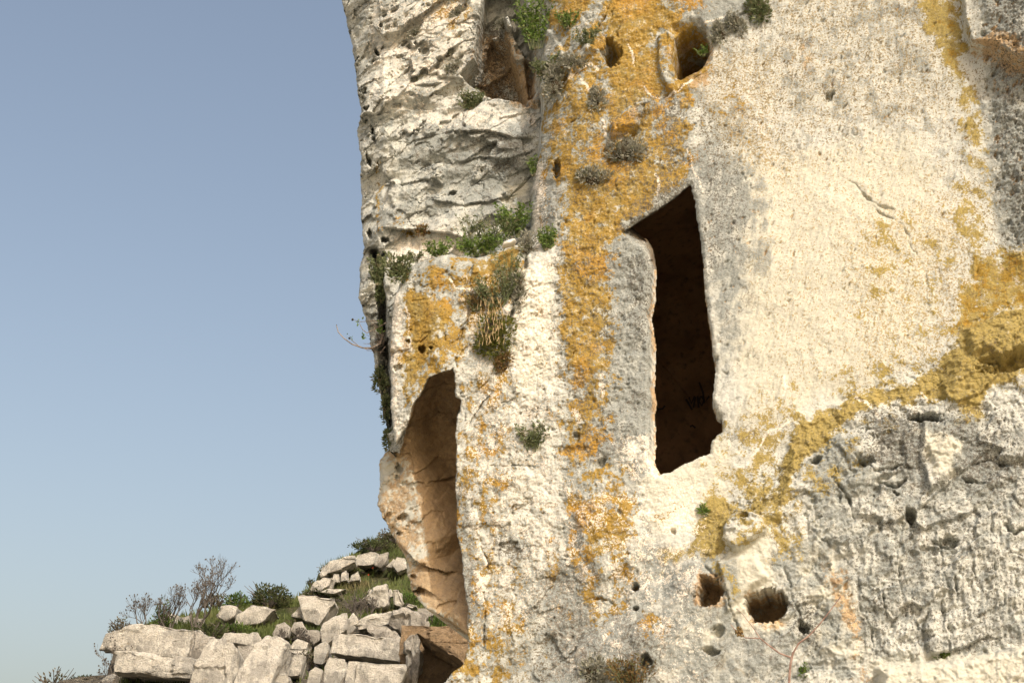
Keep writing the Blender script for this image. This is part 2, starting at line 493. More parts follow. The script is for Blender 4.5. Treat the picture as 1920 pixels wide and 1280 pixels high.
# joints and cracks
crack([(862, 768), (880, 745), (920, 705), (948, 690), (948, 640)], 3, 0.03)
crack([(866, 828), (876, 805), (890, 780), (905, 755), (925, 735)], 4, 0.05)
crack([(886, 485), (880, 530), (882, 590), (858, 640), (855, 690)], 7, 0.06)
crack([(990, 460), (985, 500), (972, 545), (955, 600), (948, 640), (952, 690)], 9, 0.09)
crack([(1568, 322), (1600, 345), (1625, 372), (1660, 390), (1680, 398)], 6, 0.045)
crack([(1625, 372), (1650, 400), (1690, 420), (1710, 455)], 4, 0.03)
crack([(1690, 420), (1720, 480), (1735, 520), (1745, 590)], 3, 0.02)
crack([(1520, 1000), (1560, 1030), (1600, 1075)], 5, 0.05)
crack([(1080, 1130), (1105, 1120), (1140, 1125), (1150, 1135)], 5, 0.05)
crack([(1238, 138), (1262, 140), (1275, 136)], 3, 0.03)
crack([(1145, 0), (1132, 35), (1118, 60)], 7, 0.07)
crack([(1165, 40), (1155, 60), (1160, 78)], 5, 0.04)
crack([(1200, 215), (1225, 200), (1250, 178), (1300, 145), (1330, 135)], 4, 0.04)
crack([(1325, 78), (1340, 55), (1400, 20), (1405, -10)], 4, 0.03)
crack([(1145, 465), (1160, 455), (1180, 456)], 3, 0.02)
crack([(1205, 220), (1212, 208), (1228, 198)], 7, 0.09)
crack([(920, 875), (960, 873), (1010, 878)], 4, 0.04)
crack([(1008, 700), (1010, 740), (1005, 800)], 4, 0.04)
crack([(1095, 1180), (1080, 1215), (1060, 1235)], 5, 0.05)
crack([(895, 1000), (915, 1060), (905, 1080)], 4, 0.04)
crack([(905, 1110), (912, 1160), (908, 1220), (900, 1240)], 4, 0.05)
crack([(1310, 1045), (1340, 1080), (1370, 1130), (1385, 1180), (1400, 1200)], 5, 0.05)
crack([(1470, 1060), (1490, 1130), (1510, 1190)], 6, 0.06)
crack([(1370, 690), (1362, 700), (1345, 690)], 4, 0.03)
for ln in ([(1765, 1075), (1766, 1130), (1768, 1182)], [(1711, 1105), (1708, 1135), (1710, 1165)], [(1791, 1085), (1793, 1135)], [(1650, 1075), (1656, 1120), (1661, 1155)],
           [(1822, 1045), (1824, 1100)], [(1690, 1055), (1688, 1115)], [(1606, 1085), (1618, 1125)], [(1860, 1040), (1864, 1090)], [(1738, 1150), (1730, 1200)], [(1775, 1175), (1782, 1240)],
           [(1630, 1170), (1640, 1220)], [(1880, 1120), (1876, 1175)], [(1760, 1000), (1764, 1060)], [(1850, 950), (1862, 1010)]):
    crack(ln, 5, 0.07)
for ln in ([(1640, 905), (1680, 920), (1700, 905)], [(1800, 905), (1840, 915), (1870, 900)], [(1820, 880), (1850, 870), (1890, 885)], [(1740, 1020), (1780, 1035), (1800, 1015)],
           [(1600, 860), (1640, 890), (1690, 880)], [(1880, 990), (1900, 1010), (1920, 1000)], [(1560, 900), (1590, 940), (1600, 980)]):
    crack(ln, 7, 0.10)
# joints of the ledge block
crack([(842, 585), (835, 620), (838, 640)], 3, 0.03)
crack([(786, 642), (800, 632), (812, 620)], 4, 0.04)
# hollows
hole(1146, 100, 17, 40, 0.24, 0.1)
lump([(1264, 70), (1280, 54), (1300, 46), (1318, 50), (1326, 75), (1324, 104), (1312, 124), (1288, 134), (1268, 142), (1262, 118), (1266, 90)], -0.85, 0.012, warp=0.8)
lump([(1262, 50), (1310, 38), (1328, 60), (1332, 110), (1300, 140), (1272, 160), (1256, 150), (1262, 90)], -0.06, 0.03)
lump([(1236, 70), (1250, 62), (1264, 72), (1266, 120), (1272, 150), (1262, 176), (1252, 170), (1240, 150), (1234, 110)], 0.05, 0.02)
hole(1045, 312, 7, 24, 0.12, -0.1)
hole(1438, 1142, 35, 30, 0.55, 0.0, flat=0.8)
hole(1334, 1114, 22, 30, 0.36, -0.5, flat=0.7)
hole(1192, 1101, 8, 8, 0.12, rag=0.2)
hole(1193, 1143, 6, 5, 0.08, rag=0.2)
hole(1706, 976, 9, 17, 0.14, 0.2)
hole(1530, 868, 13, 7, 0.10, 0.7)
hole(1736, 790, 26, 10, 0.22, -0.15, flat=0.7)
hole(1622, 875, 22, 10, 0.08, 0.2)
hole(1780, 1020, 16, 10, 0.09, 0.3)
hole(790, 655, 8, 10, 0.10, 0.3)
hole(808, 652, 4, 4, 0.05)
hole(1508, 1182, 10, 14, 0.12, 0.5)
hole(1335, 1225, 16, 8, 0.08, -0.3)
hole(1215, 1245, 12, 14, 0.14)
hole(1350, 1190, 14, 12, 0.07)
hole(1555, 178, 16, 8, 0.06, 0.9)
hole(1262, 995, 5, 5, 0.05)
hole(1135, 282, 5, 5, 0.06)
hole(1072, 225, 6, 3, 0.03, 0.5)
hole(955, 1030, 22, 20, 0.03)
hole(1080, 818, 8, 10, 0.05)
hole(1125, 868, 9, 16, 0.06, -0.4)
hole(1400, 975, 9, 7, 0.05); hole(1655, 905, 15, 8, 0.05, 0.4)
hole(1900, 690, 60, 15, 0.10, 0.15); hole(1855, 685, 22, 8, 0.06, 0.1)
hole(1340, 672, 10, 6, 0.03, 0.6)
for (x, y, r_, dd) in ((765, 640, 6, .04), (745, 690, 9, .05), (735, 660, 7, .04)):
    hole(x, y, r_, r_, dd)
# pits, small and many, slanting on the quarried panel
rp = random.Random(5)
PIT = np.zeros(U.shape)
def pits(poly, n, r0, r1, dep, rot, ratio, arr=hM, d=0.0):
    pts = [uw(x, y, d) for x, y in poly]
    lo = [min(p[k] for p in pts) for k in (0, 1)]; hi = [max(p[k] for p in pts) for k in (0, 1)]
    made = 0
    while made < n:
        x, y = rp.uniform(lo[0], hi[0]), rp.uniform(lo[1], hi[1])
        ins = False
        for i in range(len(pts)):
            (ax, ay), (bx, by) = pts[i], pts[i - 1]
            if (ay > y) != (by > y) and x < ax + (y - ay) / (by - ay) * (bx - ax): ins = not ins
        if not ins: continue
        made += 1
        r = (r0 + (r1 - r0) * rp.random() ** 3) * MPX
        q = ratio * rp.uniform(0.7, 1.4)
        R = r * max(q, 1) * 1.5
        win = window([x - R, x + R], [y - R, y + R], 0.0)
        a = rot + rp.uniform(-0.4, 0.4)
        dx = U[win] - x + 0.25 * WX[win]; dy = W[win] - y + 0.25 * WY[win]
        cr, sr = math.cos(a), math.sin(a)
        e = np.sqrt(((dx * cr + dy * sr) / (r * q)) ** 2 + ((-dx * sr + dy * cr) / r) ** 2)
        if r > 2.2 * MPX: e = e + 0.5 * perlin(dx / r + x * 9, dy / r + y * 7, 4)
        arr[win] -= dep * (r / MPX / r1 + 0.35) * sst(1.0, 0.3, e)
        if arr is hM: PIT[win] = np.maximum(PIT[win], sst(1.05, 0.6, e))
pits([(1390, 250), (1480, 0), (1830, 0), (1850, 520), (1750, 660), (1500, 770), (1380, 800), (1370, 560)], 330, 0.8, 2.8, 0.012, 1.1, 2.6)
pits([(1400, 0), (1800, 0), (1840, 320), (1420, 330)], 300, 0.8, 3.2, 0.014, 0.9, 2.2)
pits([(1290, 180), (1400, 200), (1430, 420), (1370, 650), (1335, 640)], 160, 1.2, 4.0, 0.012, 0.6, 1.2)
pits([(1830, 0), (1920, 0), (1920, 480), (1880, 460)], 220, 1.6, 5.5, 0.022, 1.3, 1.6)
pits([(1040, 400), (1150, 400), (1210, 800), (1200, 1100), (1060, 1100)], 170, 1.3, 4.5, 0.014, 1.4, 1.2)
pits([(960, 520), (1045, 520), (1050, 900), (960, 980)], 110, 1.3, 4.0, 0.016, 1.4, 1.2)
pits([(880, 900), (1060, 900), (1100, 1270), (900, 1270)], 120, 1.3, 4.0, 0.014, 1.4, 1.2)
pits([(1500, 880), (1920, 800), (1920, 1240), (1520, 1250)], 150, 2.0, 8.0, 0.022, 1.4, 1.6)
pits([(1150, 460), (1210, 460), (1215, 820), (1150, 840)], 60, 1.3, 4.0, 0.014, 1.0, 1.2)
pits([(690, 0), (890, 0), (860, 150), (740, 200), (690, 190)], 110, 1.6, 8.0, 0.03, 0.7, 1.9, arr=hB, d=B_D)
pits([(720, 480), (860, 480), (860, 680), (740, 760)], 50, 1.5, 4.0, 0.015, 1.4, 1.2)
pits([(735, 870), (800, 960), (870, 1150), (770, 1090)], 14, 2.5, 7.0, 0.02, 0.4, 1.3, arr=hC, d=C_D)
for (x, y, rx, ry, dd) in ((745, 885, 9, 13, .09), (752, 975, 12, 9, .07), (742, 900, 6, 6, .05), (788, 1108, 14, 8, .10), (775, 1082, 7, 6, .05), (745, 1005, 7, 4, .05)):
    hole(x, y, rx, ry, dd, 0.3, arr=hC, d=C_D)
for (x, y, rx, ry, dd) in ((848, 362, 11, 8, .08), (692, 438, 7, 15, .12), (700, 250, 5, 28, .15), (690, 300, 5, 20, .12), (706, 95, 5, 14, .12),
                           (715, 48, 6, 9, .08), (722, 450, 10, 9, .12), (718, 480, 8, 14, .12), (768, 85, 8, 8, .06), (720, 30, 8, 5, .06)):
    hole(x, y, rx, ry, dd, 0.3, arr=hB, d=B_D)

# assemble
H = np.full(U.shape, -3.2)
lab = np.zeros(U.shape, np.int8)
for k, (s, h) in enumerate(((sB, hB), (sC, hC), (sM, hM))):
    m = s < 0
    H = np.where(m, h, H)
    lab = np.where(m, k + 1, lab)
# seal: an outer rim turning back behind the visible rock
H[-1, :] = -3.2; H[:, -1] = -3.2
# the cut opening
polyW = [(1170, 436), (1196, 418), (1225, 400), (1260, 375), (1294, 345), (1300, 372), (1311, 440), (1322, 540), (1333, 640), (1341, 680),
         (1336, 720), (1335, 745), (1343, 770), (1351, 776), (1353, 808), (1334, 825), (1330, 846), (1310, 853), (1275, 872), (1255, 883),
         (1233, 888), (1229, 878), (1217, 862), (1218, 800), (1216, 770), (1219, 740), (1215, 715), (1217, 680), (1219, 640), (1214, 600),
         (1211, 575), (1217, 545), (1219, 500), (1214, 478), (1204, 460), (1188, 452)]
winW, sWn = sdf(polyW, 0.0, warp=0.8)
carve = np.zeros(U.shape); sW = np.full(U.shape, 1.0)
sW[winW] = sWn
JAMB = 0.20
inside = sW < 0
# the lintel's underside slopes back; the rest of the reveal is cut square
H = np.where(inside, np.minimum(H, -JAMB), H)
H -= np.where(~inside, 0.02 * sst(0.03, 0.0, sW), 0)
topline = area([(1165, 440), (1200, 414), (1296, 340), (1300, 372), (1240, 420), (1215, 452)], 0.02, warp=0.4)
print("relief grid", U.shape, U.size)
# ---------------------------------------------------------------- weathering maps: which crust grows where on the rock, plus painted lintel shade
ORA = np.zeros(U.shape); YEL = np.zeros(U.shape); GRY = np.zeros(U.shape); DRK = np.zeros(U.shape)
CRM = np.zeros(U.shape); BRN = np.zeros(U.shape); WHT = np.zeros(U.shape); SPK = np.zeros(U.shape)
def put(arr, poly, val, soft=9, d=0.0):
    pts = [uw(x, y, d) for x, y in poly]
    soft = soft * (2.6 if arr is ORA or arr is YEL else 1.9) + 4
    win, s = sdf(poly, d, m=soft * MPX + 0.10, warp=2.0, slow=1.0)
    on = lab[win] == (3 if d == 0 else 1 if abs(d - B_D) < 0.31 and d != C_D and d != C_D + 0.4 else 2)
    arr[win] = np.where(on, np.maximum(arr[win], val * sst(soft * MPX, -soft * MPX, s)), arr[win])
def cut(arr, poly, val, soft=9, d=0.0):
    win, s = sdf(poly, d, m=soft * MPX + 0.10, warp=2.0, slow=0.8)
    arr[win] *= 1 - val * sst(soft * MPX, -soft * MPX, s)
def box(x0, y0, x1, y1):
    return [(x0, y0), (x1, y0), (x1, y1), (x0, y1)]
M_ = lab == 3; B_ = lab == 1; C_ = lab == 2
# orange lichen
put(ORA, [(1120, -40), (1215, -40), (1260, 20), (1240, 60), (1232, 110), (1240, 160), (1228, 195), (1180, 215), (1140, 235), (1128, 160), (1128, 60)], 0.95, 10)
put(ORA, [(1022, -40), (1120, -40), (1120, 10), (1080, 40), (1050, 60), (1024, 40)], 0.80)
put(ORA, [(1060, 100), (1130, 60), (1130, 160), (1065, 180), (1048, 150)], 0.70)
put(ORA, [(1040, 150), (1105, 150), (1108, 190), (1060, 205), (1040, 190)], 0.70)
put(ORA, [(1255, 30), (1320, 40), (1330, 100), (1310, 150), (1270, 190), (1262, 100)], 0.62)
put(ORA, [(1010, 255), (1060, 240), (1130, 260), (1135, 300), (1090, 330), (1020, 330)], 0.66)
put(ORA, [(1018, 300), (1080, 300), (1200, 290), (1295, 310), (1290, 340), (1210, 400), (1165, 432), (1150, 470), (1065, 430), (1040, 350)], 0.88)
put(ORA, [(1210, 180), (1290, 180), (1300, 320), (1240, 350), (1200, 300)], 0.55)
put(ORA, [(1248, 220), (1275, 220), (1275, 255), (1248, 255)], 0.85)
put(ORA, [(1050, 395), (1150, 435), (1148, 520), (1152, 600), (1160, 640), (1130, 680), (1062, 640), (1045, 520)], 0.80, 14)
put(ORA, [(1045, 630), (1150, 620), (1148, 700), (1125, 770), (1060, 760), (1040, 690)], 0.66, 12)
put(ORA, [(1045, 720), (1105, 740), (1105, 800), (1120, 860), (1170, 850), (1165, 930), (1095, 940), (1075, 860), (1052, 800)], 0.66, 12)
put(ORA, [(1075, 950), (1180, 955), (1202, 1010), (1200, 1060), (1165, 1050), (1130, 1060), (1112, 1110), (1128, 1190), (1112, 1180), (1100, 1090)], 0.84, 10)
put(ORA, [(1130, 1090), (1160, 1095), (1172, 1160), (1150, 1150)], 0.45)
put(ORA, [(1200, 1140), (1245, 1130), (1252, 1190), (1222, 1205), (1200, 1180)], 0.80)
put(ORA, [(1200, 950), (1260, 930), (1300, 960), (1240, 985)], 0.40)
put(ORA, [(890, 690), (960, 670), (960, 720), (930, 790), (895, 790)], 0.62)
put(ORA, [(856, 820), (900, 780), (905, 900), (890, 1080), (865, 1060), (858, 900)], 0.62)
put(ORA, [(900, 830), (960, 840), (955, 880), (905, 880)], 0.62)
put(ORA, [(880, 920), (910, 930), (915, 1010), (900, 1070), (885, 1010)], 0.66)
put(ORA, [(925, 1105), (960, 1110), (985, 1180), (975, 1200), (935, 1190)], 0.86)
put(ORA, [(925, 1190), (945, 1195), (940, 1290), (920, 1290)], 0.84)
put(ORA, [(866, 1170), (905, 1160), (915, 1290), (835, 1290)], 0.62)
put(ORA, [(940, 980), (970, 1030), (965, 1080), (945, 1080)], 0.6)
put(ORA, [(1010, 960), (1060, 960), (1050, 1160), (1010, 1160)], 0.40)
put(ORA, [(755, 540), (795, 543), (842, 555), (848, 600), (832, 650), (800, 690), (790, 715), (765, 760), (748, 720), (752, 620)], 0.95, 8)
put(ORA, [(886, 495), (960, 458), (982, 468), (976, 525), (945, 560), (890, 570)], 0.95, 8)
put(ORA, [(845, 585), (905, 590), (900, 650), (850, 690), (840, 640)], 0.62)
put(ORA, [(840, 480), (868, 490), (862, 510), (842, 506)], 0.75)
put(ORA, [(960, 620), (985, 560), (1045, 500), (1050, 560), (1045, 620)], 0.42)
put(ORA, [(1030, 620), (1060, 620), (1060, 900), (1040, 880)], 0.50)
put(ORA, [(795, -20), (880, -20), (880, 30), (850, 70), (810, 40)], 0.66, 14, B_D)
put(ORA, [(703, 300), (714, 300), (715, 440), (705, 440)], 0.70, 5, B_D)
put(ORA, [(735, 400), (870, 415), (870, 470), (735, 470)], 0.28, 8, B_D)
# thin scatter between the dense patches
put(ORA, [(1022, -40), (1330, -40), (1330, 160), (1290, 340), (1170, 440), (1160, 900), (1210, 1100), (1060, 1180), (1040, 900), (1040, 480), (1000, 460), (1005, 300)], 0.42, 14)
put(ORA, [(865, 640), (1040, 600), (1050, 1290), (840, 1290), (860, 900)], 0.16, 14)
put(ORA, [(1300, 130), (1420, 160), (1440, 300), (1310, 300)], 0.30, 20)
put(ORA, [(1050, 395), (1150, 435), (1150, 700), (1060, 700), (1045, 520)], 0.86, 10)
put(ORA, [(1045, 640), (1150, 640), (1140, 760), (1110, 860), (1075, 860), (1050, 760)], 0.72, 10)
put(ORA, [(745, 480), (880, 470), (880, 700), (745, 760)], 0.34, 10)
put(ORA, [(1012, 120), (1060, 100), (1130, -40), (1300, -40), (1320, 60), (1300, 330), (1200, 410), (1160, 450), (1050, 430), (1008, 330)], 0.66, 12)
put(ORA, [(1040, 420), (1165, 430), (1150, 640), (1160, 800), (1130, 900), (1050, 860), (1035, 600)], 0.62, 12)
put(ORA, [(1050, 860), (1190, 860), (1215, 1060), (1150, 1200), (1090, 1180), (1060, 1000)], 0.55, 12)
put(ORA, [(862, 690), (965, 660), (970, 900), (960, 1080), (990, 1200), (940, 1290), (850, 1290), (870, 1100), (858, 880)], 0.46, 12)
put(ORA, [(748, 500), (985, 455), (980, 570), (900, 660), (850, 690), (760, 780)], 0.58, 8)
# yellow lichen
put(YEL, [(1360, 780), (1480, 720), (1700, 640), (1900, 500), (1960, 760), (1700, 800), (1500, 1000), (1260, 1080), (1290, 960)], 0.34, 16)
put(YEL, [(1486, 803), (1520, 772), (1580, 752), (1640, 725), (1700, 730), (1740, 700), (1790, 640), (1802, 612), (1870, 592), (1960, 560),
          (1960, 705), (1860, 740), (1830, 800), (1760, 765), (1715, 762), (1650, 758), (1600, 790), (1570, 815), (1540, 838), (1500, 885), (1482, 960), (1455, 1010), (1440, 965), (1462, 880)], 0.97, 7)
put(YEL, [(1298, 985), (1340, 928), (1382, 945), (1362, 990), (1350, 1042), (1300, 1042)], 0.97, 7)
put(YEL, [(1370, 800), (1480, 800), (1480, 1000), (1420, 1020), (1380, 940)], 0.60, 14)
put(YEL, [(1250, 1010), (1300, 1010), (1300, 1060), (1250, 1080)], 0.50)
put(YEL, [(1340, 1050), (1370, 1060), (1390, 1150), (1365, 1130)], 0.55)
put(YEL, [(1440, 1000), (1520, 980), (1500, 1060), (1450, 1060)], 0.50)
put(YEL, [(1716, -40), (1800, -40), (1812, 60), (1812, 140), (1818, 185), (1842, 255), (1832, 285), (1802, 235), (1792, 180), (1768, 120), (1738, 55)], 0.84, 9)
put(YEL, [(1790, 335), (1850, 345), (1862, 440), (1858, 500), (1800, 500), (1780, 420)], 0.56, 14)
put(YEL, [(1640, 470), (1690, 480), (1680, 560), (1620, 570)], 0.55, 9)
put(YEL, [(1590, 420), (1860, 330), (1870, 600), (1740, 660), (1590, 640)], 0.24, 22)
put(YEL, [(1815, 470), (1960, 470), (1960, 560), (1830, 630), (1770, 650), (1790, 560)], 0.74, 10)
put(YEL, [(1800, 250), (1845, 240), (1850, 340), (1800, 340)], 0.40)
# the orange tone spreads into the same crust on the right edge and the wall top
put(ORA, [(1815, 480), (1960, 480), (1960, 560), (1830, 625), (1770, 640)], 0.55)
put(ORA, [(1740, -40), (1812, -40), (1818, 180), (1790, 180), (1760, 80)], 0.45)
# grey crust
put(GRY, [(1300, 150), (1425, 240), (1440, 420), (1390, 560), (1375, 720), (1345, 730), (1330, 600), (1310, 420), (1292, 300)], 0.70, 22)
put(GRY, [(1150, 450), (1202, 440), (1218, 560), (1218, 720), (1200, 800), (1160, 830), (1140, 740), (1145, 600)], 0.84, 10)
put(GRY, [(1215, -40), (1420, -40), (1400, 40), (1345, 85), (1300, 30), (1240, 40)], 0.92, 8)
put(GRY, [(1030, 185), (1105, 190), (1110, 250), (1050, 300), (1018, 300), (1018, 240)], 0.92, 8)
put(GRY, [(1018, 370), (1055, 350), (1060, 400), (1030, 430), (1012, 420)], 0.9, 8)
put(GRY, [(1060, 170), (1250, 150), (1300, 340), (1180, 420), (1060, 420)], 0.50, 20)
put(GRY, [(1825, -40), (1980, -40), (1980, 490), (1880, 470), (1858, 330), (1845, 200)], 0.88, 10)
put(GRY, [(1500, 870), (1640, 768), (1760, 768), (1850, 755), (1960, 720), (1960, 1245), (1620, 1250), (1480, 1080)], 0.42, 25)
put(GRY, [(1620, 770), (1760, 770), (1860, 820), (1900, 960), (1780, 960), (1640, 900)], 0.84, 20)
put(GRY, [(1510, 830), (1600, 800), (1640, 900), (1560, 1000), (1510, 950)], 0.84, 14)
put(GRY, [(1550, 950), (1750, 960), (1760, 1160), (1680, 1200), (1600, 1120)], 0.58, 25)
put(GRY, [(995, 1060), (1110, 1030), (1132, 1180), (1160, 1300), (980, 1300), (1010, 1180)], 1.0, 16)
put(DRK, [(1000, 1070), (1110, 1040), (1130, 1280), (1000, 1290)], 0.36, 16)
put(DRK, [(1620, 775), (1920, 780), (1930, 960), (1700, 940)], 0.32, 20)
put(DRK, [(1040, 440), (1150, 440), (1160, 860), (1060, 880)], 0.22, 14)
put(DRK, [(1060, 170), (1290, 170), (1290, 340), (1060, 400)], 0.26, 14)
put(GRY, [(1130, 1120), (1230, 1160), (1260, 1300), (1140, 1300)], 0.84, 16)
put(GRY, [(1130, 1060), (1320, 1060), (1300, 1160), (1180, 1150)], 0.62, 16)
put(GRY, [(1240, 1160), (1450, 1180), (1540, 1300), (1240, 1300)], 0.66, 20)
put(GRY, [(862, 880), (888, 880), (892, 1080), (902, 1170), (874, 1170), (862, 1040)], 0.97, 5)
put(GRY, [(880, 1000), (1010, 960), (1010, 1290), (900, 1290)], 0.60, 20)
put(GRY, [(920, 880), (1010, 880), (1000, 960), (920, 960)], 0.60, 12)
put(GRY, [(870, 640), (960, 640), (950, 720), (880, 760), (862, 700)], 0.72, 12)
put(GRY, [(1040, 440), (1150, 440), (1160, 860), (1060, 880)], 0.62, 14)
put(GRY, [(1440, -40), (1760, -40), (1770, 260), (1440, 230)], 0.48, 30)
put(GRY, [(775, 495), (880, 478), (905, 540), (870, 590), (845, 555), (770, 545)], 0.88, 8)
put(GRY, [(840, 560), (905, 540), (910, 600), (885, 640), (850, 620)], 0.72, 8)
put(GRY, [(776, 680), (815, 675), (812, 700), (782, 702)], 0.9, 6)
put(GRY, [(715, 215), (1010, 225), (1010, 350), (990, 430), (720, 430)], 0.62, 25, B_D)
put(GRY, [(850, 230), (1005, 240), (1000, 330), (900, 440), (860, 380)], 0.78, 20, B_D)
put(GRY, [(715, 0), (800, 0), (740, 110), (715, 110)], 0.55, 16, B_D)
put(GRY, [(640, -20), (670, -20), (660, 30), (645, 30)], 0.8, 5, B_D)
put(GRY, [(690, 500), (730, 480), (735, 640), (735, 840), (700, 640)], 0.50, 10, B_D)
put(GRY, [(800, 20), (900, 0), (900, 120), (860, 140), (800, 60)], 0.45, 16, B_D)
# dark, algae-stained rock
put(DRK, [(1235, 190), (1290, 190), (1270, 345), (1215, 390), (1180, 440), (1170, 400), (1230, 330)], 0.52, 14)
put(DRK, [(1230, 355), (1290, 330), (1296, 350), (1230, 395)], 0.7, 8)
put(DRK, [(1170, 480), (1216, 470), (1216, 660), (1180, 640)], 0.42, 10)
put(DRK, [(1200, 380), (1230, 370), (1220, 420), (1170, 450), (1160, 430)], 0.6, 8)
put(DRK, [(1300, 180), (1360, 240), (1400, 420), (1330, 520)], 0.34, 20)
put(DRK, [(1620, 775), (1720, 770), (1750, 860), (1700, 900), (1620, 860)], 0.58, 14)
put(DRK, [(1820, 830), (1900, 860), (1880, 940), (1800, 900)], 0.55, 16)
put(DRK, [(1560, 950), (1940, 820), (1940, 1230), (1620, 1240)], 0.18, 30)
put(DRK, [(1010, 1130), (1120, 1120), (1130, 1280), (1020, 1280)], 0.46, 16)
put(DRK, [(1150, 1160), (1230, 1180), (1240, 1280), (1160, 1270)], 0.48, 16)
put(DRK, [(930, 1010), (975, 1010), (970, 1050), (935, 1050)], 0.70, 8)
put(DRK, [(864, 900), (886, 900), (896, 1150), (876, 1160)], 0.46, 5)
put(DRK, [(1840, -40), (1980, -40), (1980, 470), (1890, 460)], 0.34, 16)
put(DRK, [(1480, 1130), (1540, 1150), (1520, 1220), (1480, 1180)], 0.45, 12)
put(DRK, [(1060, 700), (1110, 690), (1125, 860), (1090, 880)], 0.36, 10)
put(DRK, [(1150, 780), (1200, 800), (1190, 860), (1150, 850)], 0.30, 10)
put(DRK, [(860, 230), (1000, 245), (990, 330), (900, 330)], 0.34, 16, B_D)
put(DRK, [(690, 60), (712, 60), (714, 340), (690, 340)], 0.18, 6, B_D)
cut(GRY, [(630, -40), (700, -40), (722, 200), (716, 480), (735, 840), (690, 840), (660, 300)], 0.6, 8, 0.66)
put(DRK, [(690, 490), (722, 490), (728, 830), (712, 760), (700, 600)], 0.50, 6, B_D)
put(DRK, [(895, 20), (950, 20), (985, 190), (880, 150)], 0.5, 10, B_D)
# fresh cream stone
put(CRM, [(1400, 300), (1560, 280), (1720, 250), (1780, 400), (1730, 640), (1640, 710), (1500, 770), (1400, 790), (1370, 650), (1400, 520)], 1.0, 40)
put(CRM, [(1205, 900), (1340, 820), (1375, 840), (1360, 930), (1290, 1000), (1230, 1000), (1195, 960)], 1.0, 14)
put(CRM, [(1420, 560), (1600, 540), (1600, 720), (1420, 770)], 1.0, 30)
put(CRM, [(1720, 815), (1800, 840), (1790, 900), (1740, 910)], 0.9, 10)
put(CRM, [(1600, 900), (1720, 980), (1720, 1040), (1620, 960)], 0.5, 14)
put(CRM, [(1360, 1010), (1440, 1000), (1480, 1180), (1380, 1200), (1330, 1140)], 0.9, 16)
put(CRM, [(1640, 1248), (1980, 1215), (1980, 1400), (1600, 1400)], 1.0, 12)
put(CRM, [(960, 500), (1040, 480), (1040, 700), (960, 760)], 0.7, 20)
put(CRM, [(1290, 1130), (1370, 1180), (1370, 1260), (1300, 1240)], 0.7, 12)
put(CRM, [(1480, 1000), (1560, 1000), (1640, 1250), (1500, 1250)], 0.7, 24)
put(CRM, [(920, 340), (1005, 300), (1005, 400), (940, 390)], 0.9, 14, B_D)
put(CRM, [(680, 480), (700, 480), (722, 800), (700, 760)], 0.8, 8, B_D)
put(CRM, box(700, 840, 900, 1200), 1.0, 10, C_D)
# cut back crusts where the stone is fresh
for A in (GRY, DRK):
    cut(A, [(1205, 900), (1340, 820), (1378, 840), (1360, 930), (1290, 1000), (1230, 1000), (1195, 960)], 0.85, 12)
    cut(A, [(1640, 1248), (1980, 1215), (1980, 1400), (1600, 1400)], 0.9, 10)
    cut(A, [(1375, 1040), (1440, 1020), (1475, 1180), (1400, 1200)], 0.75, 12)
    cut(A, [(1725, 815), (1800, 840), (1790, 905), (1740, 910)], 0.8, 8)
# warm brown stain in sheltered rock
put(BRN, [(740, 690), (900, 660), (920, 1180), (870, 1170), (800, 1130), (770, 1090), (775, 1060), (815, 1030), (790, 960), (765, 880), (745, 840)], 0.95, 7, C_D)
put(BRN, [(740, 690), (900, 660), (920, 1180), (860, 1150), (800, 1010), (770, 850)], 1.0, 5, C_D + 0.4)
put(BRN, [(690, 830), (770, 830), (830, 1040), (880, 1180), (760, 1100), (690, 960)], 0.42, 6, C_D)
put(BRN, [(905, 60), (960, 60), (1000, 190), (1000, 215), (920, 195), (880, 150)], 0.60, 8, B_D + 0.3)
put(BRN, [(960, 60), (1010, 90), (1008, 200), (985, 200)], 0.45, 8, B_D)
put(BRN, [(1130, 70), (1160, 60), (1162, 130), (1135, 140)], 0.7, 5)
put(BRN, [(1255, 50), (1330, 50), (1330, 160), (1270, 170)], 0.8, 6)
put(BRN, [(1810, 90), (1980, 120), (1980, 175), (1820, 120)], 0.6, 4)
put(BRN, [(1318, 1080), (1355, 1085), (1358, 1140), (1312, 1135)], 0.9, 5)
put(BRN, box(1400, 1110, 1475, 1175), 0.5, 5)
put(BRN, [(1145, 240), (1205, 205), (1205, 250), (1150, 275)], 0.5, 6)
put(BRN, [(730, 650), (800, 630), (790, 680), (750, 700), (730, 690)], 0.55, 10)
put(BRN, box(735, 975, 760, 1015), 0.5, 6, C_D)
put(BRN, [(1820, 500), (1960, 480), (1960, 560), (1850, 560)], 0.5, 10)
put(BRN, [(1545, 1080), (1580, 1080), (1615, 1200), (1630, 1290), (1600, 1290), (1590, 1180)], 0.38, 8)
put(BRN, [(1510, 20), (1528, 20), (1525, 140), (1505, 150)], 0.22, 8)
put(BRN, [(1085, 935), (1125, 935), (1120, 985), (1090, 985)], 0.6, 8)
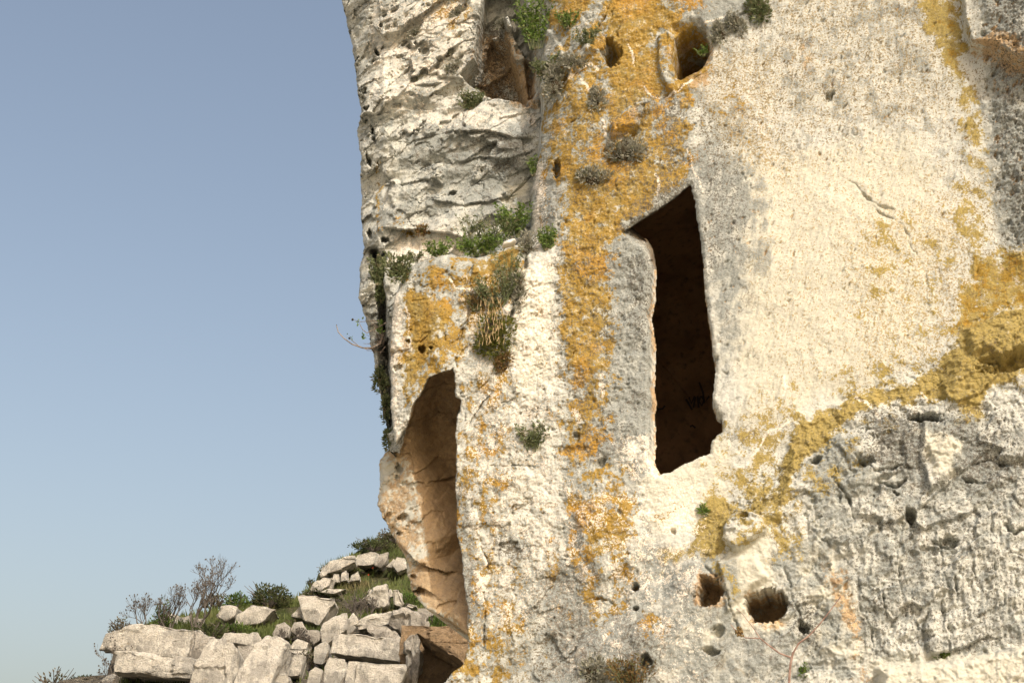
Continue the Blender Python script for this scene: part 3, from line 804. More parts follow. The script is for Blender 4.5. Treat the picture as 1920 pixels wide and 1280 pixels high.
# white: rubbed edges, veins and spalls
def vein(line, wid, val=0.72, d=0.0):
    wid = wid * 0.8
    win, q, par = line_dist(line, d, 0.1, 1.6)
    WHT[win] = np.maximum(WHT[win], val * sst(wid * MPX, wid * MPX * 0.4, q))
put(WHT, [(893, 1075), (902, 1083), (913, 1072), (914, 1106), (895, 1112)], 1.0, 3)
put(WHT, [(730, 540), (752, 540), (748, 640), (742, 720), (748, 790), (742, 830), (730, 720)], 0.75, 6)
put(WHT, [(1000, 300), (1018, 300), (1018, 470), (1000, 470)], 0.75, 6)
put(WHT, [(960, 560), (1000, 480), (1040, 470), (1040, 640), (990, 700), (965, 680)], 0.55, 12)
put(WHT, [(1010, 900), (1030, 900), (1034, 1060), (1012, 1060)], 0.6, 10)
put(WHT, [(1150, 820), (1215, 820), (1240, 890), (1190, 900)], 0.6, 12)
put(WHT, [(870, 560), (905, 570), (900, 620), (880, 640)], 0.5, 8)
put(WHT, [(690, 0), (890, 0), (880, 140), (740, 200), (690, 190)], 0.34, 20, B_D)
put(WHT, [(740, 200), (1005, 190), (1005, 240), (760, 240)], 0.38, 14, B_D)
put(WHT, [(735, 440), (870, 440), (870, 480), (735, 490)], 0.65, 10, B_D)
put(WHT, [(1250, 950), (1300, 950), (1300, 1000), (1250, 1010)], 0.7, 10)
for ln, wd in (([(1178, 82), (1186, 105), (1191, 122)], 3), ([(1210, 165), (1222, 182), (1250, 180)], 2.5), ([(1245, 185), (1275, 168), (1300, 145)], 3.5),
               ([(1325, 42), (1350, 35), (1368, 25)], 3), ([(1130, 225), (1132, 250), (1150, 272)], 4), ([(1090, 150), (1107, 172)], 5), ([(1060, 150), (1105, 118), (1120, 130)], 5),
               ([(1605, 745), (1630, 762), (1650, 790)], 5), ([(1725, 735), (1738, 752)], 3), 
               ([(760, 570), (768, 620), (772, 660)], 3), ([(905, 540), (890, 560), (875, 590)], 4), ([(842, 520), (852, 540), (868, 542), (890, 545)], 3),
               ([(1230, 330), (1236, 350), (1236, 372)], 4),
               ([(1290, 280), (1302, 320), (1320, 360)], 2.5), ([(1470, 700), (1472, 730), (1466, 740)], 4), ([(1400, 870), (1440, 810), (1480, 790)], 3),
               ([(1035, 900), (1030, 980), (1012, 1050)], 4), ([(895, 960), (900, 1010), (910, 1060)], 3), ([(920, 876), (955, 872)], 4),
               ([(1075, 765), (1085, 790)], 9), ([(1128, 700), (1130, 740)], 6)):
    vein(ln, wd)
put(WHT, [(1022, -40), (1330, -40), (1300, 330), (1170, 440), (1160, 900), (1060, 900), (1040, 480), (1005, 300)], 0.08, 14)
put(WHT, [(870, 520), (1040, 500), (1060, 1200), (870, 1200)], 0.28, 14)
put(WHT, [(1040, 900), (1320, 900), (1320, 1280), (1040, 1280)], 0.26, 14)
# spots of ochre in the pores
put(SPK, [(1400, -40), (1860, -40), (1870, 500), (1800, 640), (1560, 720), (1420, 800), (1400, 500)], 0.15, 30)
put(SPK, [(1580, 420), (1860, 330), (1870, 640), (1600, 720)], 0.48, 25)
put(SPK, [(1300, 100), (1480, 60), (1480, 340), (1320, 280)], 0.6, 25)
put(SPK, [(1440, -40), (1800, -40), (1800, 240), (1440, 260)], 0.44, 25)
put(SPK, [(870, 600), (1060, 600), (1060, 1290), (880, 1290)], 0.35, 25)
put(SPK, box(690, 0, 900, 200), 0.3, 25, B_D)

# keep each map to its own rock mass
GRY = np.clip(GRY + 0.10 * big, 0, 1)
put(GRY, [(1040, 300), (1300, 100), (1330, 420), (1215, 900), (1200, 1000), (1060, 1060), (1040, 700)], 0.82, 16)
put(GRY, [(1022, -40), (1330, -40), (1330, 160), (1290, 340), (1060, 420), (1000, 460), (1005, 300)], 0.80, 14)
put(GRY, [(750, 480), (985, 450), (975, 600), (850, 700), (750, 780)], 0.66, 10)
put(GRY, [(862, 700), (960, 690), (1040, 880), (1060, 1290), (860, 1290), (866, 1100)], 0.62, 16)
cut(GRY, [(950, 880), (1036, 880), (1040, 1060), (960, 990)], 0.5, 12)
put(GRY, [(1060, 880), (1200, 880), (1240, 1000), (1320, 1060), (1320, 1290), (1060, 1290)], 0.72, 16)
put(GRY, [(1300, 1040), (1560, 1000), (1640, 1290), (1300, 1290)], 0.60, 20)
put(GRY, [(1520, 790), (1960, 730), (1960, 1240), (1560, 1240)], 0.42, 20)
for poly in ([(1205, 900), (1340, 820), (1378, 840), (1360, 930), (1290, 1000), (1230, 1000), (1195, 960)], [(1640, 1248), (1980, 1215), (1980, 1400), (1600, 1400)], [(1375, 1040), (1440, 1020), (1475, 1180), (1400, 1200)], [(1725, 815), (1800, 840), (1790, 905), (1740, 910)]):
    cut(GRY, poly, 0.75, 10)
GRY = np.where(M_, np.maximum(GRY, 0.34 * (1 - CRM)), GRY)
GRY = np.where(B_ & (GRY < 0.52), 0.46, GRY)
DRK = np.maximum(DRK, 0.10 * (1 - CRM))
CRM = np.where(C_, np.maximum(CRM, 0.8), CRM)
for A in (ORA, YEL, SPK): A[C_] = 0
GRY[C_] = 0.05; DRK[C_] *= 0.5
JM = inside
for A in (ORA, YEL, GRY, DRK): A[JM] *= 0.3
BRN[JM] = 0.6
DRK[JM & (PY < 500)] = 0.95  # shade under the lintel, put into the colour as near-black
BRN = np.maximum(BRN, 0.25 * PIT * M_ * sst(900, 760, PY) * sst(1280, 1320, PX))
put(DRK, [(1168, 440), (1200, 412), (1240, 385), (1296, 340), (1298, 352), (1240, 398), (1206, 425)], 0.8, 3)  # same painted shade, carried along the lintel edge

# ---------------------------------------------------------------- cliff materials
def rock_material():
    k = NT("limestone_cliff")
    co = k.co()
    def att(nm):
        a = k.n("ShaderNodeAttribute", attribute_name=nm)
        s = k.n("ShaderNodeSeparateColor")
        k.t.links.new(a.outputs["Color"], s.inputs[0])
        return s.outputs[0], s.outputs[1], s.outputs[2], a.outputs["Alpha"]
    ora, yel, gry, drk = att("crust")
    crm, brn, wht, spk = att("stone")
    def spread(n, lo=0.30, hi=0.70):
        return k.rng(n, lo, hi, 0, 1, smooth=False)
    def cover(mask, nz, sharp=5.0, gain=1.0):
        nz = spread(nz, 0.27, 0.73)
        # grows from the densest noise outwards as the mask rises
        v = k.math('ADD', k.math('MULTIPLY', mask, gain), k.math('SUBTRACT', nz, 1.0))
        return k.math('MULTIPLY', k.rng(v, -0.5 / sharp, 0.5 / sharp), k.rng(mask, 0.02, 0.14))
    n_big = spread(k.noise(co, 3.0, 3, 0.6))
    n_med = spread(k.noise(co, 11.0, 5, 0.73, 0.0))
    n_soft = spread(k.noise(k.co(loc=(9, 1, 2)), 8.0, 4, 0.56))
    n_med2 = spread(k.noise(k.co(loc=(7, 3, 1)), 24.0, 4, 0.75, 0.0))
    n_fine = spread(k.noise(k.co(loc=(2, 9, 4)), 70.0, 2, 0.7))
    n_tiny = spread(k.noise(k.co(loc=(5, 1, 8)), 190.0, 1, 0.6))
    streak = spread(k.noise(k.co(scale=(9, 9, 2.0)), 2.2, 4, 0.62))
    # stone
    cream = k.mix(n_soft, (0.452, 0.446, 0.372), (0.512, 0.507, 0.434))
    pale = k.mix(n_soft, (0.412, 0.422, 0.380), (0.512, 0.522, 0.482))
    f_cream = k.rng(k.math('ADD', crm, k.math('MULTIPLY', k.math('SUBTRACT', n_big, 0.5), 0.5)), 0.2, 0.75)
    col = k.mix(f_cream, pale, cream)
    col = k.mix(k.math('MULTIPLY', k.rng(n_fine, 0.62, 0.95), 0.13), col, (0.36, 0.30, 0.21))
    # grey weathering crust with pale scars
    greyc = k.mix(n_fine, (0.148, 0.162, 0.152), (0.262, 0.284, 0.268))
    greyc = k.mix(k.rng(n_tiny, 0.65, 1.0), greyc, (0.345, 0.368, 0.345))
    gmix = k.math('ADD', k.math('MULTIPLY', n_big, 0.24), k.math('ADD', k.math('MULTIPLY', n_soft, 0.42), k.math('ADD', k.math('MULTIPLY', n_fine, 0.12), k.math('MULTIPLY', streak, 0.22))))
    col = k.mix(k.math('MULTIPLY', cover(gry, gmix, 1.5, 1.08), 0.88), col, greyc)
    # brown stain
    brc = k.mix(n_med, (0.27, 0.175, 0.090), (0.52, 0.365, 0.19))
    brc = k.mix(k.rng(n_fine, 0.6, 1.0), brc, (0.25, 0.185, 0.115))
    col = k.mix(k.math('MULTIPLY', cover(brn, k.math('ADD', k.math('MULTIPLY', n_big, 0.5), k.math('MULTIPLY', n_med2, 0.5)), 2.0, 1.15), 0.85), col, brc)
    # ochre pores
    sp = cover(spk, k.math('ADD', k.math('MULTIPLY', n_fine, 0.7), k.math('MULTIPLY', n_med2, 0.3)), 6.0, 0.75)
    col = k.mix(k.math('MULTIPLY', sp, 0.8), col, k.mix(n_tiny, (0.25, 0.19, 0.085), (0.37, 0.285, 0.13)))
    # lichens
    lmix = k.math('ADD', k.math('MULTIPLY', n_med, 0.30), k.math('ADD', k.math('MULTIPLY', n_fine, 0.20), k.math('ADD', k.math('MULTIPLY', n_soft, 0.32), k.math('MULTIPLY', n_big, 0.18))))
    yc = k.mix(n_fine, (0.215, 0.160, 0.035), (0.37, 0.290, 0.085))
    yc = k.mix(k.rng(n_tiny, 0.7, 1.0), yc, (0.20, 0.17, 0.11))
    col = k.mix(k.math('MULTIPLY', cover(yel, lmix, 3.5, 1.04), 0.94), col, yc)
    rose = k.rng(k.voro(k.co(loc=(1, 4, 6)), 34.0), 0.75, 0.05, smooth=False)
    rose2 = k.rng(k.voro(k.co(loc=(8, 2, 3)), 85.0), 0.75, 0.05, smooth=False)
    lob = k.math('ADD', k.math('MULTIPLY', rose, 0.6), k.math('MULTIPLY', rose2, 0.4))
    lmix2 = k.math('ADD', k.math('MULTIPLY', n_med2, 0.20), k.math('ADD', k.math('MULTIPLY', lob, 0.26), k.math('ADD', k.math('MULTIPLY', n_soft, 0.36), k.math('MULTIPLY', streak, 0.18))))
    oc = k.mix(n_fine, (0.205, 0.128, 0.018), (0.36, 0.228, 0.036))
    oc = k.mix(k.rng(n_med, 0.45, 0.9), oc, (0.35, 0.25, 0.06))
    oc = k.mix(k.math('MULTIPLY', k.rng(n_soft, 0.62, 0.30), 0.6), oc, (0.24, 0.185, 0.055))
    oc = k.mix(k.math('MULTIPLY', k.rng(n_big, 0.5, 0.9), 0.6), oc, (0.39, 0.205, 0.022))
    oc = k.mix(k.math('MULTIPLY', k.rng(n_tiny, 0.6, 1.0), 0.5), oc, (0.20, 0.17, 0.11))
    col = k.mix(k.math('MULTIPLY', cover(ora, lmix2, 4.0, 1.04), 0.95), col, oc)
    # white rubbed stone
    col = k.mix(k.math('MULTIPLY', cover(wht, k.math('ADD', k.math('MULTIPLY', n_med, 0.5), k.math('MULTIPLY', n_fine, 0.5)), 4.0, 1.1), 0.85), col, k.mix(n_fine, (0.66, 0.60, 0.50), (0.78, 0.73, 0.63)))
    # black algae dots, and the shade painted under the lintel
    dmix = k.math('ADD', k.math('MULTIPLY', n_med2, 0.35), k.math('MULTIPLY', n_fine, 0.65))
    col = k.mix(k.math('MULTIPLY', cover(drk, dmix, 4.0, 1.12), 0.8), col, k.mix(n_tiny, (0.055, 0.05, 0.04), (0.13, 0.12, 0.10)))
    # single dark pores everywhere
    dots = k.rng(k.voro(k.co(loc=(3, 3, 3)), 42.0), 0.14, 0.06)
    pick = k.rng(k.noise(k.co(loc=(1, 6, 2)), 9.0, 3, 0.6), 0.5, 0.62)
    col = k.mix(k.math('MULTIPLY', k.math('MULTIPLY', dots, pick), 0.55), col, (0.17, 0.115, 0.07))
    # hairline cracks, broken and patchy
    wob = k.n("ShaderNodeVectorMath", operation='ADD')
    k.t.links.new(co, wob.inputs[0])
    nv = k.n("ShaderNodeTexNoise"); k.t.links.new(co, nv.inputs["Vector"]); nv.inputs["Scale"].default_value = 9.0; nv.inputs["Detail"].default_value = 3
    sc = k.n("ShaderNodeVectorMath", operation='SCALE'); k.t.links.new(nv.outputs[1], sc.inputs[0]); sc.inputs["Scale"].default_value = 0.22
    k.t.links.new(sc.outputs[0], wob.inputs[1])
    ck = k.rng(k.voro(wob.outputs[0], 5.5, 'DISTANCE_TO_EDGE'), 0.020, 0.004)
    ck2 = k.rng(k.voro(wob.outputs[0], 15.0, 'DISTANCE_TO_EDGE'), 0.035, 0.008)
    ck = k.math('MULTIPLY', ck, k.rng(n_big, 0.42, 0.62))
    ck2 = k.math('MULTIPLY', ck2, k.rng(n_med, 0.60, 0.80))
    ck = k.math('MULTIPLY', k.math('MAXIMUM', ck, ck2), k.rng(crm, 0.9, 0.4, 0.25, 1.0))
    col = k.mix(k.math('MULTIPLY', ck, 0.62), col, (0.10, 0.075, 0.05))
    k.base(col)
    calm = k.rng(n_soft, 0.30, 0.70, 0.15, 1.0)
    b0 = k.bump(n_med, 0.26, 0.022)
    b1 = k.bump(k.math('MULTIPLY', n_fine, calm), 0.36, 0.009, b0)
    b2 = k.bump(k.math('MULTIPLY', n_tiny, calm), 0.24, 0.004, b1)
    k.normal(b2)
    return k.m
ROCK = rock_material()

# ---------------------------------------------------------------- build the cliff meshes
cliff = empty("cliff", WO)
cliff.rotation_euler = (0, 0, -WA)
tag(cliff, "tall pale limestone cliff with orange lichen and a cut doorway", "cliff", kind="structure")
inblk = area([(700, 440), (985, 440), (985, 500), (972, 545), (950, 600), (948, 640), (900, 660), (858, 700), (850, 694), (700, 900)], 0.004, warp=0.6) > 0.5
lab2 = np.where((lab == 3) & inblk, 4, lab)
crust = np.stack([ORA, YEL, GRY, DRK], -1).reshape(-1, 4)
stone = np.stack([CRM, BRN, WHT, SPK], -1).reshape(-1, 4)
lean = sst(uw(1120, 600)[0], uw(1010, 600)[0], U)
UP_ = np.where(inside & (sW > -0.03), JAMB * 0.66 * sst(530, 470, PY), 0.0)   # the lintel is hollowed upwards behind its edge
lean = np.where(lab == 3, lean, np.where(lab == 0, 0.0, 1.0))
V = np.stack([U - KU * H * lean, -H, W - KW * H * lean + UP_], -1).reshape(-1, 3)
idx = np.arange(NR * NC).reshape(NR, NC)
Q = np.stack([idx[:-1, :-1], idx[:-1, 1:], idx[1:, 1:], idx[1:, :-1]], -1).reshape(-1, 4)
LQ = lab2.reshape(-1)[Q].max(axis=1)
deep = (inside & (sW < -0.012)).reshape(-1)[Q].all(axis=1)
keep = (LQ > 0) & ~deep
for k, nm in ((3, "main_wall"), (1, "broken_upper_face"), (2, "hollow_overhang"), (4, "ledge_block")):
    q = Q[keep & (LQ == k)]
    used, inv = np.unique(q, return_inverse=True)
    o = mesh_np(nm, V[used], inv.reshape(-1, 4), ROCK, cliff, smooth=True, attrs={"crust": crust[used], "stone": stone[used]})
def surf(px, py, d0=0.0):
    """local cliff point (u, depth, w) seen at a pixel"""
    d = d0
    for _ in range(10):
        u, w = uw(px, py, d)
        i = min(max(np.searchsorted(AW, w), 0), NR - 1); j = min(max(np.searchsorted(AU, u), 0), NC - 1)
        d2 = -H[i, j]
        if d2 > 2.5: break
        d += 0.6 * (d2 - d)
    u, w = uw(px, py, d)
    return u + KU * d, d, w + KW * d

# the rock-cut chamber behind the opening
def chamber():
    k = NT("sooty_chamber_rock")
    co = k.co()
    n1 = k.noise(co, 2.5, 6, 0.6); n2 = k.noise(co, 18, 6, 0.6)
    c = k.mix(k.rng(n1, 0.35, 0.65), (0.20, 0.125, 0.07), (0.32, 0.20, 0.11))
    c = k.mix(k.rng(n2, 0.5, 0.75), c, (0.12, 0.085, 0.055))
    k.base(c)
    k.normal(k.bump(n2, 0.6, 0.03))
    pts = [uw(x, y) for x, y in polyW]
    # resample the outline to 72 points
    P = np.array(pts + [pts[0]])
    L = np.concatenate([[0], np.cumsum(np.linalg.norm(np.diff(P, axis=0), axis=1))])
    t = np.linspace(0, L[-1], 73)[:-1]
    R = np.stack([np.interp(t, L, P[:, 0]), np.interp(t, L, P[:, 1])], -1)
    c0 = R.mean(axis=0)
    out = (R - c0) / np.linalg.norm(R - c0, axis=1, keepdims=True)
    rings = []
    for dep, kx, kz, add in ((0.165, 1.0, 1.0, 0.025), (0.24, 1.03, 1.02, 0.05), (0.50, 2.2, 1.12, 0.12), (1.0, 3.0, 1.16, 0.2), (1.7, 3.1, 1.16, 0.2), (2.3, 2.9, 1.12, 0.15), (2.5, 2.3, 1.0, 0.0)):
        r = c0 + (R - c0) * np.array([kx, kz]) + out * add
        z = np.full(len(r), dep)
        r[:, 1] += 0.15 * sst(c0[1] + 0.35, c0[1] + 0.75, R[:, 1])
        rings.append(np.stack([r[:, 0], z, r[:, 1]], -1))
    Vc = np.concatenate(rings + [np.array([[c0[0], 2.55, c0[1]]])])
    nz = fbm(Vc[:, 0] * 2.3 + Vc[:, 1], Vc[:, 2] * 2.3 - Vc[:, 1], 4, 71)
    Vc[72 * 2:, 1] += 0.04 * nz[72 * 2:]
    F = []
    n = 72
    for a in range(len(rings) - 1):
        for i in range(n):
            j = (i + 1) % n
            F.append((a * n + i, (a + 1) * n + i, (a + 1) * n + j, a * n + j))
    last = (len(rings) - 1) * n
    for i in range(n):
        F.append((last + i, len(Vc) - 1, last + (i + 1) % n))
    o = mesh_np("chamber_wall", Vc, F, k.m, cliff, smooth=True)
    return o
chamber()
# faint black scrawl on the back wall of the chamber
def scrawl():
    k = NT("soot_scrawl"); k.base((0.05, 0.042, 0.036))
    strokes = [[(1286, 748), (1298, 768)], [(1292, 744), (1296, 756), (1303, 742)], [(1300, 764), (1304, 744)], [(1308, 742), (1310, 764)], [(1314, 742), (1310, 752), (1316, 760), (1320, 750), (1315, 742)],
               [(1311, 716), (1318, 735), (1321, 755), (1330, 742)], [(1229, 762), (1234, 767), (1242, 766), (1247, 760)], [(1294, 800), (1298, 797), (1304, 802)]]
    dp = 2.43
    for s in strokes:
        vs, fs = [], []
        for i, (x, y) in enumerate(s):
            a = uw(x, y, dp); a = (a[0] + KU * dp, a[1] + KW * dp)
            b = uw(s[min(i + 1, len(s) - 1)][0], s[min(i + 1, len(s) - 1)][1], dp); c = uw(s[max(i - 1, 0)][0], s[max(i - 1, 0)][1], dp)
            dx, dz = b[0] - c[0], b[1] - c[1]; L = math.hypot(dx, dz) + 1e-9
            nx, nz = -dz / L * 0.009, dx / L * 0.009
            vs += [(a[0] + nx, dp, a[1] + nz), (a[0] - nx, dp, a[1] - nz)]
            if i: fs.append((2 * i - 2, 2 * i - 1, 2 * i + 1, 2 * i))
        mesh_np("scrawl_stroke", vs, fs, k.m, cliff)
scrawl()
# ---------------------------------------------------------------- plants rooted in the cliff
RND = random.Random(11)
def leaf_material(name, c1, c2, c3=None, scale=30.0, trans=0.25):
    k = NT(name)
    co = k.co()
    n = k.rng(k.noise(co, scale, 3, 0.6), 0.35, 0.65)
    c = k.mix(n, c1, c2)
    if c3: c = k.mix(k.rng(k.noise(k.co(loc=(4, 2, 7)), scale * 0.7, 2, 0.5), 0.55, 0.7), c, c3)
    k.base(c)
    k.b.inputs["Roughness"].default_value = 0.6
    tr = k.n("ShaderNodeBsdfTranslucent")
    k.set(tr.inputs[0], c)
    ms = k.n("ShaderNodeMixShader")
    ms.inputs[0].default_value = trans
    k.t.links.new(k.b.outputs[0], ms.inputs[1]); k.t.links.new(tr.outputs[0], ms.inputs[2])
    k.t.links.new(ms.outputs[0], k.out.inputs[0])
    return k.m
LM = {
    "grey": leaf_material("grey_cushion_leaf", (0.20, 0.20, 0.155), (0.36, 0.355, 0.29), (0.15, 0.165, 0.09)),
    "green": leaf_material("fresh_leaf", (0.075, 0.135, 0.03), (0.17, 0.25, 0.06), (0.25, 0.29, 0.10)),
    "dull": leaf_material("dull_leaf", (0.09, 0.12, 0.05), (0.19, 0.21, 0.11), (0.24, 0.21, 0.13)),
    "olive": leaf_material("olive_leaf", (0.08, 0.10, 0.02), (0.20, 0.20, 0.055), (0.31, 0.24, 0.07)),
    "straw": leaf_material("dry_stalk", (0.30, 0.22, 0.11), (0.45, 0.35, 0.19)),
    "rust": leaf_material("rusty_leaf", (0.16, 0.095, 0.04), (0.23, 0.165, 0.07), (0.12, 0.135, 0.04)),
    "yellow": leaf_material("yellow_petal", (0.62, 0.45, 0.03), (0.72, 0.55, 0.06)),
}
def bark_material(name, a, b):
    k = NT(name); k.base(k.mix(k.rng(k.noise(k.co(), 25, 4, 0.6), 0.4, 0.6), a, b)); return k.m
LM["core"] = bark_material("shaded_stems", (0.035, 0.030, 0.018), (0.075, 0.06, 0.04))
LM["twig"] = bark_material("grey_twig", (0.14, 0.11, 0.085), (0.24, 0.20, 0.16))
LM["redtwig"] = bark_material("reddish_twig", (0.20, 0.13, 0.105), (0.31, 0.22, 0.18))

class MB:
    """collects leaves (quads), tubes and lumps for one mesh"""
    def __init__(s): s.v = []; s.f = []
    def leaf(s, p, d, L, w, side=None, droop=0.0):
        d = d.normalized()
        if side is None:
            side = d.cross(Vector((RND.uniform(-1, 1), RND.uniform(-1, 1), RND.uniform(-1, 1))))
        if side.length < 1e-5: side = Vector((1, 0, 0))
        side = side.normalized() * (w * 0.5)
        m = p + d * (L * 0.45)
        t = p + d * L + Vector((0, 0, -droop * L))
        i = len(s.v)
        s.v += [p, m + side, t, m - side]
        s.f.append((i, i + 1, i + 2, i + 3))
    def tube(s, pts, r0, r1, n=4):
        base = len(s.v); m = len(pts)
        for i, p in enumerate(pts):
            a = pts[max(i - 1, 0)]; b = pts[min(i + 1, m - 1)]
            d = (b - a).normalized()
            x = d.cross(Vector((0.3, 0.2, 1))); x = x.normalized() if x.length > 1e-4 else Vector((1, 0, 0))
            y = d.cross(x)
            r = r0 + (r1 - r0) * i / max(m - 1, 1)
            for k in range(n):
                a_ = 2 * math.pi * k / n
                s.v.append(p + (x * math.cos(a_) + y * math.sin(a_)) * r)
        for i in range(m - 1):
            for k in range(n):
                s.f.append((base + i * n + k, base + i * n + (k + 1) % n, base + (i + 1) * n + (k + 1) % n, base + (i + 1) * n + k))
        s.f.append(tuple(base + (m - 1) * n + k for k in range(n)))
    def lump(s, c, rx, ry, rz, seed=0):
        base = len(s.v); nl, ns = 5, 8
        for i in range(nl + 1):
            th = math.pi * i / nl
            for k in range(ns):
                ph = 2 * math.pi * k / ns
                d = Vector((math.sin(th) * math.cos(ph), math.sin(th) * math.sin(ph), math.cos(th)))
                q = 1 + 0.35 * mnoise.noise(d * 1.7 + Vector((seed, seed * 2.1, 0)))
                s.v.append(c + Vector((d.x * rx, d.y * ry, d.z * rz)) * q)
        for i in range(nl):
            for k in range(ns):
                s.f.append((base + i * ns + k, base + i * ns + (k + 1) % ns, base + (i + 1) * ns + (k + 1) % ns, base + (i + 1) * ns + k))
    def build(s, name, mat, parent):
        return mesh_np(name, [tuple(v) for v in s.v], s.f, mat, parent) if s.v else None

OUT = -WI            # away from the wall
UPV = Vector((0, 0, 1))
def rnd_dir():
    while True:
        d = Vector((RND.uniform(-1, 1), RND.uniform(-1, 1), RND.uniform(-1, 1)))
        if 0.05 < d.length < 1: return d.normalized()
def rooted(px, py, sink=0.02, d0=0.0, depth=None):
    if depth is None:
        u, d, w = surf(px, py, d0)
    else:
        d = depth; u, w = uw(px, py, d); u += KU * d; w += KW * d
    return cliff_world(u, w, d + sink)
def cushion(name, label, px, py, rx, ry, mat="grey", n=None, d0=0.0, depth=None, leaf=1.0, cat="plant", group="cushion plants in the cliff", out=0.7, straw=0):
    """low dome of short shoots pressed to the rock"""
    c = rooted(px, py, 0.0, d0, depth)
    root = tag(empty(name, c), label, cat, group)
    ax, az = rx * MPX * 1.4, ry * MPX * 1.4; ao = min(ax, az) * out
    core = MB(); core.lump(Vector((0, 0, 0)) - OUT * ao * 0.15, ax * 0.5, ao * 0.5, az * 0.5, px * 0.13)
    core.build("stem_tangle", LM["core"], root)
    b = MB()
    area_ = ax * az * 1e4
    n = n or int(160 + area_ * 3.4)
    lobes = [(Vector((0, 0, 0)), 0.72)]
    for _ in range(4):
        a = RND.uniform(0, 6.28); lobes.append((WT * (math.cos(a) * ax * 0.55) + UPV * (math.sin(a) * az * 0.55), RND.uniform(0.35, 0.6)))
    for _ in range(n):
        lo, lr = RND.choice(lobes)
        d = rnd_dir()
        if d.dot(OUT) < -0.15: d = d - 2 * d.dot(OUT) * OUT
        q = 1 + 0.38 * mnoise.noise(d * 2.1 + Vector((px * 0.1, py * 0.1, 0)))
        rr = RND.uniform(0.62, 1.0) * q
        lat = d - OUT * d.dot(OUT)
        rr *= lr
        p = lo + WT * (d.dot(WT) * ax * rr) + UPV * (d.z * az * rr) + OUT * (d.dot(OUT) * ao * rr)
        dd = (d + rnd_dir() * 0.55 + UPV * 0.35)
        L = RND.uniform(0.016, 0.034) * leaf
        b.leaf(p, dd, L, L * RND.uniform(0.30, 0.5))
    b.build("foliage", LM[mat], root)
    if straw:
        s = MB()
        for _ in range(straw):
            d = (rnd_dir() + OUT * 1.0 + UPV * 0.9).normalized()
            p = WT * (d.dot(WT) * ax * 0.8) + UPV * (RND.uniform(-0.7, 0.9) * az) + OUT * (ao * 0.75)
            e = p + (UPV * 1.0 + rnd_dir() * 0.35) * RND.uniform(0.03, 0.06)
            s.tube([p, e], 0.0035, 0.0015, 3)
            s.leaf(e - UPV * 0.012, UPV, 0.028, 0.010)
        s.build("flower_spike", LM["straw"], root)
    return root
def leafy(name, label, px, py, rx, ry, mat="green", stems=16, leaves=16, leaf=0.03, d0=0.0, depth=None, lean=0.35, cat="plant", group="leafy plants on the ledges", stem_mat="dull", width=0.42, up=1.0, flowers=0, spread=1.0):
    """loose plant: curved stems carrying leaves; px,py is the base"""
    c = rooted(px, py, 0.02, d0, depth)
    root = tag(empty(name, c), label, cat, group)
    rx *= 1.35; ry *= 1.3; stems = int(stems * 1.6)
    ax, az = rx * MPX, ry * MPX
    st, fo = MB(), MB()
    tips = []
    for i in range(stems):
        tx = RND.uniform(-1, 1) * ax * spread
        h = az * RND.uniform(0.45, 1.0) * up
        o = RND.uniform(0.1, 1.0) * ax * lean + 0.02
        p0 = WT * (tx * 0.30) + OUT * RND.uniform(0, 0.03)
        p2 = WT * tx + UPV * h + OUT * o
        p1 = (p0 + p2) * 0.5 + UPV * (0.18 * abs(h)) + rnd_dir() * 0.15 * ax
        pts = []
        for k in range(5):
            t = k / 4
            pts.append(p0 * (1 - t) ** 2 + p1 * (2 * t * (1 - t)) + p2 * t * t)
        st.tube(pts, 0.0028, 0.0012, 3)
        tips.append(pts[-1])
        for k in range(leaves):
            t = RND.uniform(0.15, 1.0)
            p = p0 * (1 - t) ** 2 + p1 * (2 * t * (1 - t)) + p2 * t * t
            dr = (p2 - p0).normalized() * 0.6 + rnd_dir()
            L = leaf * RND.uniform(0.6, 1.3)
            fo.leaf(p, dr, L, L * width, droop=RND.uniform(0, 0.25))
    st.build("stem", LM[stem_mat], root)
    fo.build("foliage", LM[mat], root)
    RND.shuffle(tips)
    for t in sorted(tips, key=lambda v: -v.z)[:flowers]:
        fl = MB()
        for k in range(9):
            a = 2 * math.pi * k / 9
            x = WT * math.cos(a) + UPV * math.sin(a)
            fl.leaf(Vector((0, 0, 0)), x + OUT * 0.25, 0.020, 0.010, side=x.cross(OUT))
        fl.lump(OUT * 0.004, 0.006, 0.006, 0.006, 1)
        o = fl.build("flower", LM["yellow"], root); o.location = t + OUT * 0.01
    return root

LED = 0.10
leafy("flowering_plant", "tall green plant with yellow flowers in the cleft at the cliff top", 1005, 92, 34, 110, "green", 26, 30, 0.036, depth=0.22, group=None, flowers=4, lean=0.5)
leafy("leafy_plant", "bright green bushy plant at the right end of the grassy ledge", 962, 446, 30, 58, "green", 26, 22, 0.034, depth=0.28)
leafy("leafy_plant", "loose feathery green plant in the middle of the grassy ledge", 925, 462, 44, 52, "dull", 26, 18, 0.028, depth=0.26)
leafy("leafy_plant", "wide light green clump along the front of the grassy ledge", 905, 480, 40, 34, "green", 34, 20, 0.030, depth=0.08)
leafy("leafy_plant", "thin tall stalks rising above the left of the ledge clump", 888, 470, 30, 74, "dull", 9, 8, 0.022, depth=0.26)
leafy("leafy_plant", "small green tuft on the ledge edge left of the grassy clump", 824, 482, 24, 26, "green", 22, 16, 0.028, depth=0.05)
leafy("leafy_plant", "dark green sprig left of the small ledge tuft", 776, 492, 16, 18, "dull", 12, 14, 0.024, depth=0.10)
cushion("dry_rosette", "rust brown dried rosette in the shaded crack above the ledge", 793, 433, 11, 10, "rust", d0=0.5, leaf=1.2, group=None)
cushion("cushion_plant", "dull shaggy cushion hanging at the left corner of the ledge block", 745, 504, 24, 22, "dull", depth=0.05, leaf=1.3)
